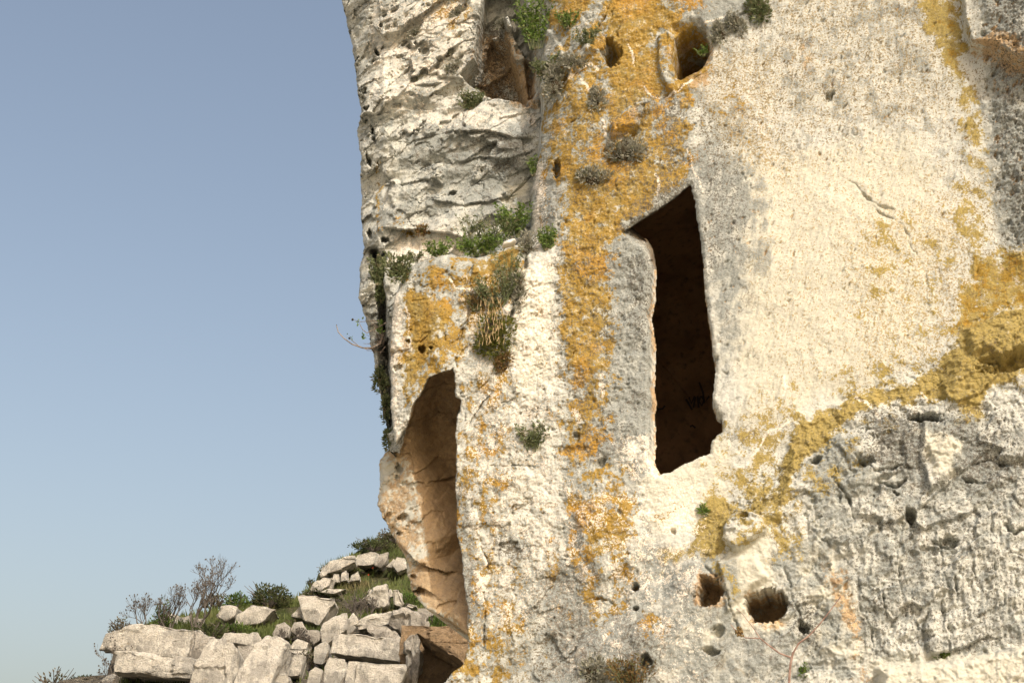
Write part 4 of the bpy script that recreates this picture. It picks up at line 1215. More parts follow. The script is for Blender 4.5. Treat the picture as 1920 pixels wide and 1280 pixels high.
leafy("leafy_plant", "dull green shrublet in the crevice left of the ledge block top", 708, 535, 16, 56, "dull", 22, 18, 0.030, depth=0.50, lean=0.6)
cushion("cushion_plant", "dark tangled cushion filling the crevice below the left shrublet", 709, 540, 13, 30, "dull", depth=0.55, leaf=1.4)
leafy("leafy_plant", "bright green rounded tuft beside the orange slab above the ledge", 1026, 470, 15, 38, "green", 26, 20, 0.026, d0=0.0, lean=0.6)
cushion("cushion_plant", "grey woolly mat running down the joint right of the yellow block", 975, 535, 13, 34, "grey", depth=-0.01, leaf=1.1)
cushion("cushion_plant", "small grey mat at the top of the joint by the ledge end", 990, 465, 11, 34, "grey", depth=0.05)
leafy("leafy_plant", "spiky grey green plant in the joint under the ledge plants", 955, 565, 24, 84, "dull", 16, 26, 0.030, depth=0.0, lean=0.4, width=0.28)
leafy("leafy_plant", "pale feathery plant over the olive cushion in the joint", 930, 575, 38, 50, "dull", 24, 22, 0.024, depth=-0.02, lean=0.4)
leafy("leafy_plant", "tuft with rust red tips left of the pale feathery plant", 893, 582, 20, 32, "rust", 20, 14, 0.026, depth=0.0, lean=0.5)
cushion("cushion_plant", "large olive cushion with straw flower spikes below the ledge", 924, 620, 32, 42, "olive", depth=0.0, leaf=1.25, group=None, straw=70, n=1300)
cushion("cushion_plant", "small rust tipped cushion right under the large olive cushion", 945, 680, 12, 17, "rust", depth=0.0, leaf=1.1)
leafy("leafy_plant", "thin grey green plant sprouting from the pale lower wall", 998, 846, 24, 44, "dull", 16, 22, 0.028, lean=0.5)
cushion("cushion_plant", "large grey cushion in the niche above the doorway", 1174, 286, 26, 32, "grey", leaf=1.15)
cushion("cushion_plant", "grey cushion left of and below the largest one above the doorway", 1114, 336, 27, 18, "grey", leaf=1.1)
cushion("cushion_plant", "oval grey cushion high on the orange slab", 1118, 186, 13, 24, "grey", leaf=1.1)
cushion("cushion_plant", "grey green tangle hanging in the diagonal crack of the slab", 1040, 158, 20, 30, "grey", depth=0.03, leaf=1.3)
leafy("leafy_plant", "dull green bush overhanging the diagonal crack of the slab", 1028, 150, 26, 40, "dull", 26, 20, 0.030, depth=0.08, lean=0.7)
cushion("cushion_plant", "grey mat at the upper end of the diagonal crack", 1072, 118, 22, 16, "grey", depth=-0.02, leaf=1.2)
leafy("leafy_plant", "green plant with dry stalks above the diagonal crack", 1100, 86, 22, 30, "dull", 18, 16, 0.026, lean=0.5)
leafy("leafy_plant", "green feathery plant near the top of the orange slab", 1066, 54, 22, 32, "green", 20, 18, 0.026, lean=0.4)
cushion("cushion_plant", "dark green cushion at the top edge right of the small cave", 1424, 14, 19, 28, "dull", leaf=1.3)
cushion("cushion_plant", "brown grey shaggy cushion just right of the small cave", 1352, 66, 15, 22, "grey", leaf=1.2)
cushion("cushion_plant", "grey cushion between the shaggy one and the top dark green one", 1380, 44, 14, 26, "grey", leaf=1.1)
leafy("leafy_plant", "tiny bright green sprig in the mouth of the small cave", 1318, 106, 11, 20, "green", 12, 14, 0.022, depth=0.06)
leafy("leafy_plant", "dark green tuft below the shaded hollow of the broken face", 884, 206, 24, 34, "dull", 26, 20, 0.028, d0=0.5, lean=0.5)
leafy("leafy_plant", "tiny vivid green tuft on the bright bedding ledge", 749, 196, 10, 16, "green", 16, 14, 0.020, d0=0.5)
cushion("cushion_plant", "small grey cushion near the top left of the broken face", 778, 64, 11, 11, "grey", d0=0.5)
cushion("cushion_plant", "small grey cushion above the bedding ledge on the broken face", 783, 147, 8, 12, "grey", d0=0.5)
cushion("cushion_plant", "flat grey cushion left of the shaded hollow", 852, 126, 14, 14, "grey", d0=0.5)
cushion("cushion_plant", "grey cushion upper left of the flat one by the hollow", 842, 104, 16, 8, "grey", d0=0.5)
cushion("cushion_plant", "grey cushion under the white stub beside the hollow", 944, 48, 13, 12, "grey", d0=0.5)
cushion("cushion_plant", "faint grey cushion under the orange patch at the very top", 858, 24, 12, 12, "grey", d0=0.5)
leafy("leafy_plant", "green sprig at the seam beside the orange slab", 1001, 330, 11, 38, "green", 12, 14, 0.024, depth=0.3)
cushion("cushion_plant", "dark green cushion on the left silhouette under the bare twigs", 714, 715, 11, 20, "dull", depth=0.58, leaf=1.3)
cushion("cushion_plant", "lowest dark green cushion on the left silhouette", 731, 822, 8, 18, "dull", depth=0.50, leaf=1.3)
cushion("cushion_plant", "thin green growth between the two left silhouette cushions", 722, 770, 7, 26, "dull", depth=0.56, leaf=1.1)
cushion("cushion_plant", "pale grey cushion at the bottom edge of the lower wall", 1110, 1262, 20, 20, "grey", leaf=1.2)
leafy("leafy_plant", "rust and green plant at the bottom edge of the wall", 1188, 1296, 34, 44, "rust", 26, 22, 0.028, lean=0.5)
cushion("cushion_plant", "tiny green moss tuft on the lower right rock", 1770, 1234, 11, 9, "green", n=180)
cushion("cushion_plant", "tiny green tuft on the cream stone below the doorway", 1319, 954, 5, 9, "green", n=110)
cushion("cushion_plant", "little green tuft low on the wall near the dry stalk", 1508, 1258, 5, 9, "green", n=110)

# bare twigs at the left silhouette
def twiggy():
    c = rooted(712, 640, 0.03, depth=0.52)
    root = tag(empty("bare_shrub", c), "leafless curved twigs reaching out into the sky from the left edge", "shrub")
    def W3(x, y, d): return rooted(x, y, 0.0, depth=d) - c
    for pts, r in (([(718, 628, .45), (712, 645, .35), (698, 652, .28), (680, 652, .24), (660, 645, .22), (645, 634, .22), (634, 622, .22), (631, 610, .22)], 0.008),
                   ([(724, 605, .45), (712, 612, .36), (700, 618, .30), (688, 624, .26), (680, 618, .25), (674, 606, .25)], 0.006),
                   ([(712, 640, .42), (700, 654, .3), (688, 655, .25), (672, 648, .24), (660, 638, .24), (657, 634, .24)], 0.005),
                   ([(710, 600, .46), (695, 602, .34), (675, 603, .3), (661, 599, .3)], 0.004),
                   ([(722, 650, .48), (714, 660, .38), (708, 668, .36)], 0.004)):
        b = MB(); b.tube([W3(*p) for p in pts], r, r * 0.4, 5); b.build("branch", LM["twig"], root)
    for x, y, d, s in ((661, 599, .3, 0.010), (655, 634, .24, 0.009), (631, 609, .22, 0.004)):
        b = MB(); b.lump(W3(x, y, d), s, s, s, x); b.build("seed_head", LM["core"], root)
    b = MB()
    for x, y, d, n in ((674, 603, .25, 9), (681, 631, .26, 14), (713, 605, .4, 24), (712, 618, .4, 30), (657, 630, .24, 5)):
        for _ in range(n):
            b.leaf(W3(x + RND.uniform(-5, 5), y + RND.uniform(-5, 5), d), rnd_dir() + OUT * 0.4, RND.uniform(0.02, 0.035), 0.016)
    b.build("foliage", LM["green"], root)
    b = MB()
    for _ in range(46):
        x, y = RND.uniform(706, 722), RND.uniform(600, 660)
        p = W3(x, y, 0.5); q = p + (rnd_dir() * 0.6 + OUT * 0.5 - WT * 0.25) * RND.uniform(0.06, 0.14)
        b.tube([p, (p + q) / 2 + rnd_dir() * 0.012, q], 0.0025, 0.0012, 3)
    b.build("twig", LM["twig"], root)
twiggy()
# dry forked stalk in front of the lower wall
def stalk():
    def W3(x, y, d): return rooted(x, y, 0.0, depth=d)
    base = W3(1476, 1420, -0.20)
    root = tag(empty("dry_stalk", base), "bare pinkish forked stalk with brown seed cluster before the lower wall", "plant")
    def br(pts, r0, r1):
        b = MB(); b.tube([W3(*p) - base for p in pts], r0, r1, 6); return b
    br([(1476, 1420, -.20), (1478, 1330, -.24), (1480, 1270, -.27), (1482, 1245, -.28), (1487, 1222, -.29)], 0.010, 0.007).build("stem", LM["redtwig"], root)
    br([(1486, 1226, -.29), (1497, 1206, -.30), (1518, 1190, -.30), (1538, 1168, -.31), (1556, 1145, -.31), (1577, 1117, -.31)], 0.0065, 0.003).build("branch", LM["redtwig"], root)
    br([(1483, 1232, -.28), (1462, 1224, -.28), (1440, 1208, -.28), (1425, 1196, -.29), (1398, 1195, -.29), (1382, 1184, -.29), (1370, 1170, -.29)], 0.006, 0.0025).build("branch", LM["redtwig"], root)
    br([(1425, 1196, -.29), (1415, 1180, -.29), (1392, 1150, -.30), (1380, 1140, -.30)], 0.003, 0.0015).build("branch", LM["redtwig"], root)
    b = MB()
    for _ in range(26):
        x, y = (1386, 1183)
        b.lump(W3(x + RND.gauss(0, 3), y + RND.gauss(0, 5), -.29 + RND.uniform(-.02, .02)) - base, 0.007, 0.007, 0.009, RND.random() * 9)
    b.build("seed_head", LM["rust"], root)
stalk()
# ---------------------------------------------------------------- the hillside behind, lower left
def hillD(py):
    return 42.0 + (1290 - py) * 0.075
SKX = [-260, 0, 60, 130, 200, 214, 236, 300, 400, 450, 500, 560, 588, 606, 650, 700, 735, 770, 820, 900, 1000, 1500]
SKY_ = [1330, 1296, 1284, 1270, 1262, 1222, 1186, 1166, 1150, 1140, 1126, 1122, 1100, 1064, 1046, 1016, 1000, 990, 976, 950, 930, 905]
def hill_material():
    k = NT("grassy_hillside")
    co = k.co()
    n1 = k.rng(k.noise(co, 0.9, 6, 0.65), 0.38, 0.62); n2 = k.rng(k.noise(co, 6, 6, 0.7), 0.35, 0.65)
    c = k.mix(n1, (0.055, 0.075, 0.022), (0.10, 0.095, 0.05))
    c = k.mix(k.math('MULTIPLY', n2, 0.6), c, (0.055, 0.06, 0.025))
    c = k.mix(k.rng(k.noise(k.co(loc=(5, 2, 2)), 2.2, 6, 0.6), 0.6, 0.68), c, (0.20, 0.17, 0.125))
    sx = k.n("ShaderNodeSeparateXYZ"); k.t.links.new(co, sx.inputs[0])
    lo = k.rng(k.math('ADD', sx.outputs[2], k.math('MULTIPLY', n1, 1.2)), 11.4, 10.6)
    c = k.mix(lo, c, k.mix(n2, (0.085, 0.075, 0.055), (0.20, 0.185, 0.15)))
    k.base(c); k.normal(k.bump(n2, 0.8, 0.15))
    return k.m
def build_hill():
    cols = np.linspace(-240, 1500, 200)
    T = np.concatenate([np.linspace(0, 1, 60)])
    V, F = [], []
    rows = []
    for t in T:
        rows.append([])
        for x in cols:
            top = np.interp(x, SKX, SKY_)
            py = 1400 + (top - 1400) * t
            D = hillD(py) + 1.6
            p = at_y(x, py, D)
            nz = mnoise.fractal(p * 0.55, 0.8, 2.0, 4)
            p = p + Vector((0, 0.9 * nz, 0.25 * nz * min(1, (1 - t) * 6)))
            rows[-1].append(p)
    # behind the brow the hill falls away, gently
    for back, drop in ((3, 0.2), (8, 1.2), (20, 6.0), (34, 16.0)):
        rows.append([p + Vector((0, back, -drop)) for p in rows[len(T) - 1]])
    # foot
    foot = [Vector((p.x, p.y - 6, -0.5)) for p in rows[0]]
    rows.insert(0, foot)
    n = len(cols)
    for r in rows: V += [tuple(p) for p in r]
    for i in range(len(rows) - 1):
        for j in range(n - 1):
            F.append((i * n + j, i * n + j + 1, (i + 1) * n + j + 1, (i + 1) * n + j))
    tag(mesh_np("hill", V, F, hill_material(), smooth=True), kind="structure")
build_hill()

def hill_rock_material(name, a, b, stain, grey):
    k = NT(name)
    co = k.co()
    n1 = k.rng(k.noise(k.co(scale=(1.6, 1.6, 0.8)), 1.1, 8, 0.72), 0.36, 0.64); n2 = k.rng(k.noise(co, 7, 7, 0.75), 0.36, 0.64); n3 = k.rng(k.noise(co, 30, 4, 0.7), 0.35, 0.65)
    c = k.mix(n2, a, b)
    c = k.mix(k.math('MULTIPLY', k.rng(n1, 0.38, 0.80), 0.85), c, grey)
    c = k.mix(k.math('MULTIPLY', k.rng(k.noise(k.co(loc=(3, 1, 9)), 2.6, 6, 0.7), 0.58, 0.70), 0.55), c, stain)
    c = k.mix(k.math('MULTIPLY', k.rng(n3, 0.65, 1.0), 0.5), c, (0.11, 0.10, 0.085))
    k.base(c)
    k.normal(k.bump(n3, 0.5, 0.03, k.bump(n2, 0.55, 0.10)))
    return k.m
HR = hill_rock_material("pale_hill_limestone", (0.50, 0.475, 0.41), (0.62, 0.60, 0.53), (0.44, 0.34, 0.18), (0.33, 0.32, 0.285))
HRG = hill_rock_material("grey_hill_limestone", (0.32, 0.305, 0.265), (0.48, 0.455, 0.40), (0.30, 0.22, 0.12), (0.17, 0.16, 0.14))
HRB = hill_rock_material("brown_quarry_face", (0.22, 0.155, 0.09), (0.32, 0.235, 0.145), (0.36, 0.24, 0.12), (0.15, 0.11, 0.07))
def hull_rock(name, label, poly, thick=None, mat=None, back=(0.0, 0.0), shrink=0.92, rough=1.0, dD=0.0, group="limestone blocks on the hillside", cat="rock", bev=0.018, slant=0.0):
    xs = [p[0] for p in poly]; ys = [p[1] for p in poly]
    cx, cy = sum(xs) / len(xs), sum(ys) / len(ys)
    D = hillD(max(ys)) + dD
    pxm = D / FPX * 1.06
    wid = (max(xs) - min(xs)) * pxm
    thick = thick or max(0.8, wid * 0.8)
    front = [at_y(cx + (x - cx) * 1.12, cy + (y - cy) * 1.13, D + slant * (cy - y) * pxm + RND.uniform(-0.04, 0.04)) for x, y in poly]
    c = sum(front, Vector()) / len(front)
    rear = [c + (p - c) * shrink + Vector((back[0] * pxm, thick, back[1] * pxm)) for p in front]
    bm = bmesh.new()
    vs = [bm.verts.new(p - c) for p in front + rear]
    bmesh.ops.convex_hull(bm, input=vs)
    bmesh.ops.delete(bm, geom=[v for v in bm.verts if not v.link_faces], context='VERTS')
    bmesh.ops.dissolve_limit(bm, angle_limit=0.12, verts=bm.verts, edges=bm.edges)
    size = max(wid, (max(ys) - min(ys)) * pxm)
    bmesh.ops.bevel(bm, geom=list(bm.edges), offset=bev * min(1.0, size * 0.5), segments=1, affect='EDGES', clamp_overlap=True)
    bmesh.ops.triangulate(bm, faces=bm.faces)
    target = max(0.08, size / 22)
    for _ in range(6):
        long_ = [e for e in bm.edges if e.calc_length() > target * 1.5]
        if not long_ or len(bm.verts) > 4000: break
        bmesh.ops.subdivide_edges(bm, edges=long_, cuts=1)
        bmesh.ops.triangulate(bm, faces=[f for f in bm.faces if len(f.verts) > 3])
    bm.normal_update()
    off = {}
    for v in bm.verts:
        w = v.co + c
        n1 = mnoise.fractal(w * 1.1, 0.9, 2.0, 3); n2 = mnoise.fractal(w * 4.5, 0.9, 2.1, 3)
        cr = mnoise.cell(w * 1.7)
        off[v] = v.normal * rough * (0.06 * n1 + 0.035 * n2 + 0.05 * (cr - 0.5)) * min(1.0, 0.35 + size * 0.4)
    for v, d in off.items(): v.co += d
    me = bpy.data.meshes.new(name)
    bm.to_mesh(me); bm.free()
    me.polygons.foreach_set("use_smooth", np.ones(len(me.polygons), dtype=bool))
    me.set_sharp_from_angle(angle=math.radians(38))
    me.materials.append(mat or HR)
    o = bpy.data.objects.new(name, me); COL.objects.link(o)
    o.location = c
    return tag(o, label, cat, group)
R = hull_rock
R("limestone_block", "broad cap slab of the leftmost overhanging block under the bare tree", [(195, 1216), (199, 1205), (208, 1190), (232, 1180), (255, 1174), (285, 1172), (311, 1177), (339, 1184), (365, 1184), (360, 1203), (352, 1231), (326, 1231), (292, 1225), (236, 1219)], 3.4, back=(22, 6), dD=-1.2)
R("limestone_block", "long lower slab beneath the leftmost cap with a dark underside", [(221, 1221), (272, 1225), (322, 1233), (361, 1235), (354, 1254), (351, 1270), (274, 1262), (221, 1258)], 3.6, back=(-14, 4), dD=-1.0)
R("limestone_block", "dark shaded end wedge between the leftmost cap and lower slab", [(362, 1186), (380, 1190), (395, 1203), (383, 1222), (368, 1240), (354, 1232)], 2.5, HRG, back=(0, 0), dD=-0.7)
R("limestone_block", "tall slanting block right of the leftmost overhanging slabs", [(398, 1201), (429, 1203), (442, 1224), (441, 1261), (425, 1294), (352, 1294), (370, 1246)], 2.0, dD=-0.3)
R("limestone_block", "flat cracked cap stone above the tall slanting block", [(412, 1200), (424, 1187), (480, 1187), (484, 1199), (476, 1210), (442, 1206)], 1.6)
R("limestone_block", "narrow grey block between the slanting block and the leaning slab", [(446, 1212), (480, 1211), (474, 1240), (452, 1262), (440, 1262)], 1.2, HRG, dD=0.6)
R("limestone_block", "large rounded leaning slab at the bottom of the hillside", [(446, 1262), (480, 1211), (499, 1197), (517, 1194), (533, 1206), (524, 1228), (513, 1262), (502, 1294), (436, 1294)], 2.2, slant=0.35, dD=-0.4)
R("boulder", "round pale boulder in the grass below the dark shrub", [(442, 1169), (446, 1152), (467, 1136), (495, 1138), (513, 1143), (500, 1155), (489, 1166), (461, 1171)], 1.6, bev=0.2)
R("boulder", "smaller speckled boulder just left of the round pale one", [(407, 1153), (414, 1138), (426, 1134), (444, 1137), (438, 1154), (422, 1163)], 1.3, bev=0.2)
R("boulder", "low pale stone left behind the bare tree trunk", [(298, 1168), (302, 1154), (319, 1150), (334, 1153), (336, 1170)], 1.0, dD=1.0)
R("boulder", "small pale stone directly behind the bare tree trunk", [(339, 1172), (341, 1157), (356, 1154), (359, 1172)], 0.8, dD=1.0)
R("boulder", "low pale stone right behind the bare tree trunk", [(362, 1174), (364, 1159), (382, 1161), (378, 1175)], 0.8, dD=1.0)
R("limestone_block", "angular pale block on the brow below the terrace ledges", [(561, 1119), (591, 1118), (624, 1121), (626, 1131), (612, 1148), (598, 1168), (572, 1160), (566, 1140)], 1.6)
R("limestone_block", "small triangular block at the left foot of the brow block", [(547, 1154), (561, 1137), (572, 1149), (570, 1158)], 0.8, dD=-0.5)
R("boulder", "grey lump left of the round path of shrubs below the brow", [(512, 1188), (520, 1172), (533, 1168), (543, 1176), (538, 1192), (522, 1196)], 0.9, HRG)
R("boulder", "second grey lump in the brown shrubs below the brow block", [(546, 1180), (552, 1167), (566, 1165), (572, 1178), (560, 1192)], 0.9, HRG)
R("boulder", "grey wedge stone above the stacked small slabs", [(568, 1190), (577, 1180), (596, 1179), (604, 1189), (598, 1199), (588, 1205)], 1.0, HRG)
R("limestone_block", "pale split slab left of the dark vertical crack", [(601, 1176), (610, 1168), (643, 1151), (647, 1153), (647, 1181), (630, 1190), (612, 1206), (605, 1199)], 1.4)
R("limestone_block", "pale slab right of the dark vertical crack", [(650, 1182), (652, 1166), (662, 1151), (668, 1158), (671, 1170), (674, 1184), (655, 1187)], 1.2)
R("limestone_block", "upright pale block left of the biggest slab", [(590, 1213), (610, 1203), (616, 1214), (613, 1238), (603, 1243), (589, 1240)], 1.0)
R("limestone_block", "small top slab of the leaning pile in the middle", [(543, 1214), (558, 1197), (577, 1204), (574, 1216), (560, 1217)], 1.0)
R("limestone_block", "thin middle slab of the leaning pile", [(536, 1221), (543, 1216), (574, 1217), (575, 1226), (554, 1227)], 1.0)
R("limestone_block", "large bottom slab of the leaning pile", [(522, 1261), (535, 1228), (568, 1228), (558, 1264), (540, 1266)], 1.2)
R("boulder", "rounded stone at the bottom edge under the leaning pile", [(513, 1290), (518, 1266), (537, 1265), (541, 1274), (530, 1292)], 0.9)
R("boulder", "ochre stained boulder low beside the leaning pile", [(577, 1278), (580, 1260), (591, 1250), (605, 1257), (611, 1277), (600, 1288)], 1.0)
R("limestone_block", "mossy pale block below the left end of the biggest slab", [(609, 1250), (619, 1232), (646, 1236), (650, 1256), (638, 1292), (607, 1292)], 1.2)
R("limestone_block", "biggest long pale slab with an ochre left end", [(627, 1222), (633, 1191), (673, 1187), (700, 1194), (763, 1206), (764, 1218), (757, 1239), (693, 1233), (643, 1226)], 2.6, dD=-1.0)
R("limestone_block", "pale squared slab right under the biggest slab", [(675, 1241), (757, 1247), (759, 1258), (752, 1276), (738, 1294), (667, 1294)], 2.2, dD=-0.5)
R("limestone_block", "narrow pale slab beside the squared slab, split by a crack", [(652, 1241), (672, 1241), (664, 1294), (644, 1294)], 1.6, dD=-0.4)
R("limestone_block", "shaded wedge slab lying on top of the biggest slab", [(689, 1169), (723, 1172), (742, 1184), (757, 1203), (703, 1193), (692, 1184)], 1.6, HRG, dD=-0.2, back=(0, -6))
R("limestone_block", "weathered upper slab roofing the shaded wedge", [(670, 1169), (682, 1158), (707, 1148), (738, 1146), (744, 1156), (735, 1168), (720, 1171), (690, 1167), (677, 1179)], 1.8, dD=-0.9)
R("limestone_block", "dark fissured rock right of the roofing slab", [(727, 1169), (738, 1150), (762, 1144), (780, 1152), (797, 1158), (800, 1176), (784, 1194), (760, 1186)], 1.8, HRG, dD=-0.4, rough=2.0)
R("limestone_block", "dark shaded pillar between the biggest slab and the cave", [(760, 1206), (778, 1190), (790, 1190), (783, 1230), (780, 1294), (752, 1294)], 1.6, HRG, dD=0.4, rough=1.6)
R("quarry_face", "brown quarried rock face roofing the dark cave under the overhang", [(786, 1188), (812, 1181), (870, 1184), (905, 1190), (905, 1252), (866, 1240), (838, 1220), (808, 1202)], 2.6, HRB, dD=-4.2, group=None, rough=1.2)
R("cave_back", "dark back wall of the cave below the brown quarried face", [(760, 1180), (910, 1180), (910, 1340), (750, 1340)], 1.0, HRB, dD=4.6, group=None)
R("limestone_block", "pale upright stone at the edge of the near cliff above the cave", [(840, 1164), (857, 1163), (866, 1182), (862, 1190), (845, 1188)], 1.0, HRG, dD=-1.2)
R("limestone_block", "leftmost long rock of the upper terrace ledge", [(602, 1070), (605, 1060), (624, 1050), (662, 1043), (663, 1054), (643, 1062), (622, 1071), (605, 1078)], 1.6)
R("limestone_block", "tall middle rock of the upper terrace ledge", [(664, 1054), (671, 1040), (694, 1035), (708, 1040), (708, 1052), (690, 1059), (665, 1058)], 1.6)
R("limestone_block", "grey leaning rock of the upper terrace ledge", [(704, 1058), (713, 1040), (727, 1036), (725, 1049), (715, 1063)], 1.0, HRG)
R("limestone_block", "slanted small rock left of the bright rightmost terrace rock", [(725, 1061), (738, 1048), (742, 1054), (734, 1063)], 0.8)
R("limestone_block", "bright rightmost rock of the upper terrace ledge", [(737, 1059), (744, 1044), (758, 1046), (762, 1064), (746, 1070)], 1.0)
R("limestone_block", "sloping leftmost rock of the lower terrace ledge", [(578, 1111), (591, 1092), (605, 1082), (622, 1083), (616, 1098), (598, 1106)], 1.2)
R("limestone_block", "second rock from the left of the lower terrace ledge", [(621, 1091), (626, 1075), (635, 1076), (636, 1090)], 0.8)
R("limestone_block", "third rock from the left of the lower terrace ledge", [(638, 1089), (640, 1074), (649, 1069), (650, 1086)], 0.8)
R("limestone_block", "fourth rock from the left of the lower terrace ledge", [(655, 1089), (659, 1077), (671, 1071), (674, 1086)], 0.8)
R("boulder", "flat low stone in the grass under the lower terrace ledge", [(603, 1109), (624, 1102), (647, 1104), (626, 1112)], 0.8)
R("limestone_block", "jagged pale rock standing in the grass left of centre pair", [(680, 1122), (694, 1108), (706, 1100), (727, 1098), (728, 1132), (708, 1139), (694, 1132)], 1.2, rough=2.0)
R("limestone_block", "narrow upright rock right of the jagged pale one", [(737, 1132), (736, 1105), (748, 1105), (748, 1116), (756, 1126), (752, 1138)], 0.9, rough=1.6)
R("boulder", "tiny pale stone above the jagged rock", [(689, 1110), (694, 1103), (702, 1109), (697, 1112)], 0.5)
R("boulder", "low pale stone in the grass near the overhang", [(760, 1137), (767, 1130), (782, 1135), (772, 1140)], 0.6)
R("boulder", "dark flat stone beneath the tip of the overhang", [(781, 1153), (784, 1140), (807, 1139), (815, 1150), (800, 1158)], 1.0, HRG)
R("boulder", "grey rock far left beyond the overhanging block", [(186, 1276), (196, 1266), (210, 1263), (224, 1268), (226, 1284), (200, 1290)], 1.2, HRG, dD=2.0, bev=0.2)
# the loose white stone on the ledge
def loose_stone():
    c = rooted(955, 457, 0.0, depth=-0.01)
    bm = bmesh.new()
    bmesh.ops.create_icosphere(bm, subdivisions=3, radius=1.0)
    for v in bm.verts:
        d = v.co.normalized()
        q = max(abs(d.x), abs(d.y), abs(d.z)) ** -0.6
        co = d * q * (1 + 0.15 * mnoise.noise(d * 2))
        v.co = Vector((co.x * 0.054, co.y * 0.05, co.z * 0.016))
        v.co.z += v.co.x * 0.33
    me = bpy.data.meshes.new("loose_stone"); bm.to_mesh(me); bm.free()
    k = NT("white_stone"); k.base(k.mix(k.noise(k.co(), 30, 4, 0.6), (0.62, 0.59, 0.53), (0.78, 0.76, 0.70)))
    me.materials.append(k.m)
    o = bpy.data.objects.new("loose_stone", me); COL.objects.link(o); o.location = c
    tag(o, "loose flat white stone lying on the edge of the grassy ledge", "stone")
loose_stone()

# ---- vegetation of the hillside
def hill_pt(px, py, dD=0.0):
    return at_y(px, py, hillD(py) + 0.9 + dD)
GM = {
    "g1": leaf_material("hill_grass", (0.065, 0.09, 0.025), (0.125, 0.15, 0.05), (0.17, 0.15, 0.075), scale=0.7, trans=0.3),
    "dark": leaf_material("dark_shrub_leaf", (0.035, 0.05, 0.018), (0.085, 0.10, 0.04), (0.11, 0.10, 0.05), scale=3.0),
    "brown": leaf_material("brown_shrub_leaf", (0.075, 0.065, 0.04), (0.14, 0.12, 0.075), (0.09, 0.10, 0.04), scale=3.0),
    "green": leaf_material("green_shrub_leaf", (0.055, 0.10, 0.02), (0.12, 0.17, 0.045), scale=3.0),
}
BTW = bark_material("hill_twig", (0.065, 0.058, 0.05), (0.125, 0.112, 0.096))
def shrub(label, px, py, rx, ry, mat="dark", n=900, leaf=0.10, dD=0.0, name="shrub", dens=0.55, group="shrubs on the hillside"):
    """px,py: base; rounded uneven bush"""
    c = hill_pt(px, py, dD)
    pm = (hillD(py) + 1) / FPX
    ax, az = rx * pm * 1.12, ry * pm * 1.1
    root = tag(empty(name, c), label, "shrub", group)
    st, fo = MB(), MB()
    for i in range(int(10 + rx * 0.3)):
        d = Vector((RND.uniform(-1, 1), RND.uniform(-0.7, 0.7), RND.uniform(0.4, 1)))
        e = Vector((d.x * ax, d.y * ax, d.z * az * RND.uniform(0.75, 1.05)))
        st.tube([Vector((0, 0, -0.1)), e * 0.5 + rnd_dir() * 0.08, e], 0.028, 0.010, 3)
    st.build("branch", BTW, root)
    for _ in range(n):
        d = rnd_dir(); d.z = abs(d.z)
        q = 0.85 + 0.40 * mnoise.noise(d * 2.4 + Vector((px * 0.3, py * 0.2, 0)))
        r = q * (1 - dens * RND.random() ** 1.6)
        p = Vector((d.x * ax, d.y * ax * 0.8, d.z * az)) * r
        L = leaf * RND.uniform(0.6, 1.4)
        fo.leaf(p, d + rnd_dir() * 0.8 + UPV * 0.3, L, L * 0.5)
    fo.build("foliage", GM[mat], root)
    return root
shrub("wide dark evergreen shrub on the skyline above the round boulder", 505, 1134, 42, 40, "dark", 1800)
shrub("bright green shrub at the left end of the dark skyline shrub", 444, 1138, 24, 26, "green", 800)
shrub("brown green shrub low behind the bare tree", 400, 1140, 26, 30, "brown", 600, dD=0.6)
shrub("dark shrub on the summit beside the near cliff", 742, 1014, 34, 24, "brown", 1300)
shrub("second summit shrub lower down the slope", 700, 1030, 44, 20, "dark", 1200)
shrub("small brown shrub at the left corner of the leftmost cap slab", 226, 1186, 24, 26, "brown", 420, leaf=0.08, dD=-1.0)
shrub("green leafy bush among the bare branches on the leftmost block", 304, 1172, 22, 48, "green", 420, leaf=0.09, dD=-1.0, dens=0.8)
shrub("dark low bush at the foot of the bare tree", 392, 1198, 36, 30, "dark", 900, dD=-0.4)
shrub("dark green mat under the rounded boulders", 440, 1186, 40, 16, "green", 900)
shrub("brown bush behind the rounded leaning slab", 545, 1200, 34, 34, "brown", 800, leaf=0.08, dD=0.3)
shrub("grey brown leafless looking bush left of the jagged rock", 668, 1150, 34, 50, "brown", 700, leaf=0.07, dens=0.9)
shrub("green weeds growing over the cave mouth", 822, 1186, 30, 34, "green", 900, dD=0.5)
shrub("small green tuft growing from the mossy pale block", 630, 1262, 9, 12, "green", 200, leaf=0.07, dD=-1.2)
shrub("small green tuft on the split slab", 634, 1178, 9, 10, "green", 160, leaf=0.07, dD=-1.2)
shrub("green tuft at the lower edge of the split slab", 628, 1192, 12, 9, "green", 180, leaf=0.07, dD=-1.4)
shrub("brown scrub at the bottom between the leaning pile and boulder", 575, 1252, 18, 34, "brown", 400, leaf=0.07, dD=0.2)
shrub("olive scrub at the far lower left corner of the hill", 160, 1290, 40, 22, "dark", 700, dD=3)
shrub("thin leafy bush far left at the bottom edge", 100, 1300, 36, 50, "brown", 330, leaf=0.11, dD=4, dens=0.95)
shrub("green weeds between the leaning slab and the leaning pile", 528, 1256, 12, 40, "green", 300, leaf=0.08, dD=-0.2, dens=0.9)
shrub("green scrub right of the narrow upright rock", 766, 1136, 26, 26, "green", 600)
shrub("olive scrub between the terrace ledges on the left", 640, 1074, 40, 12, "dark", 700)
shrub("tiny dark shrub on the skyline left of the lower terrace", 583, 1098, 8, 14, "dark", 160, leaf=0.08)
shrub("green scrub below the lower terrace ledge", 600, 1118, 36, 14, "dark", 600)

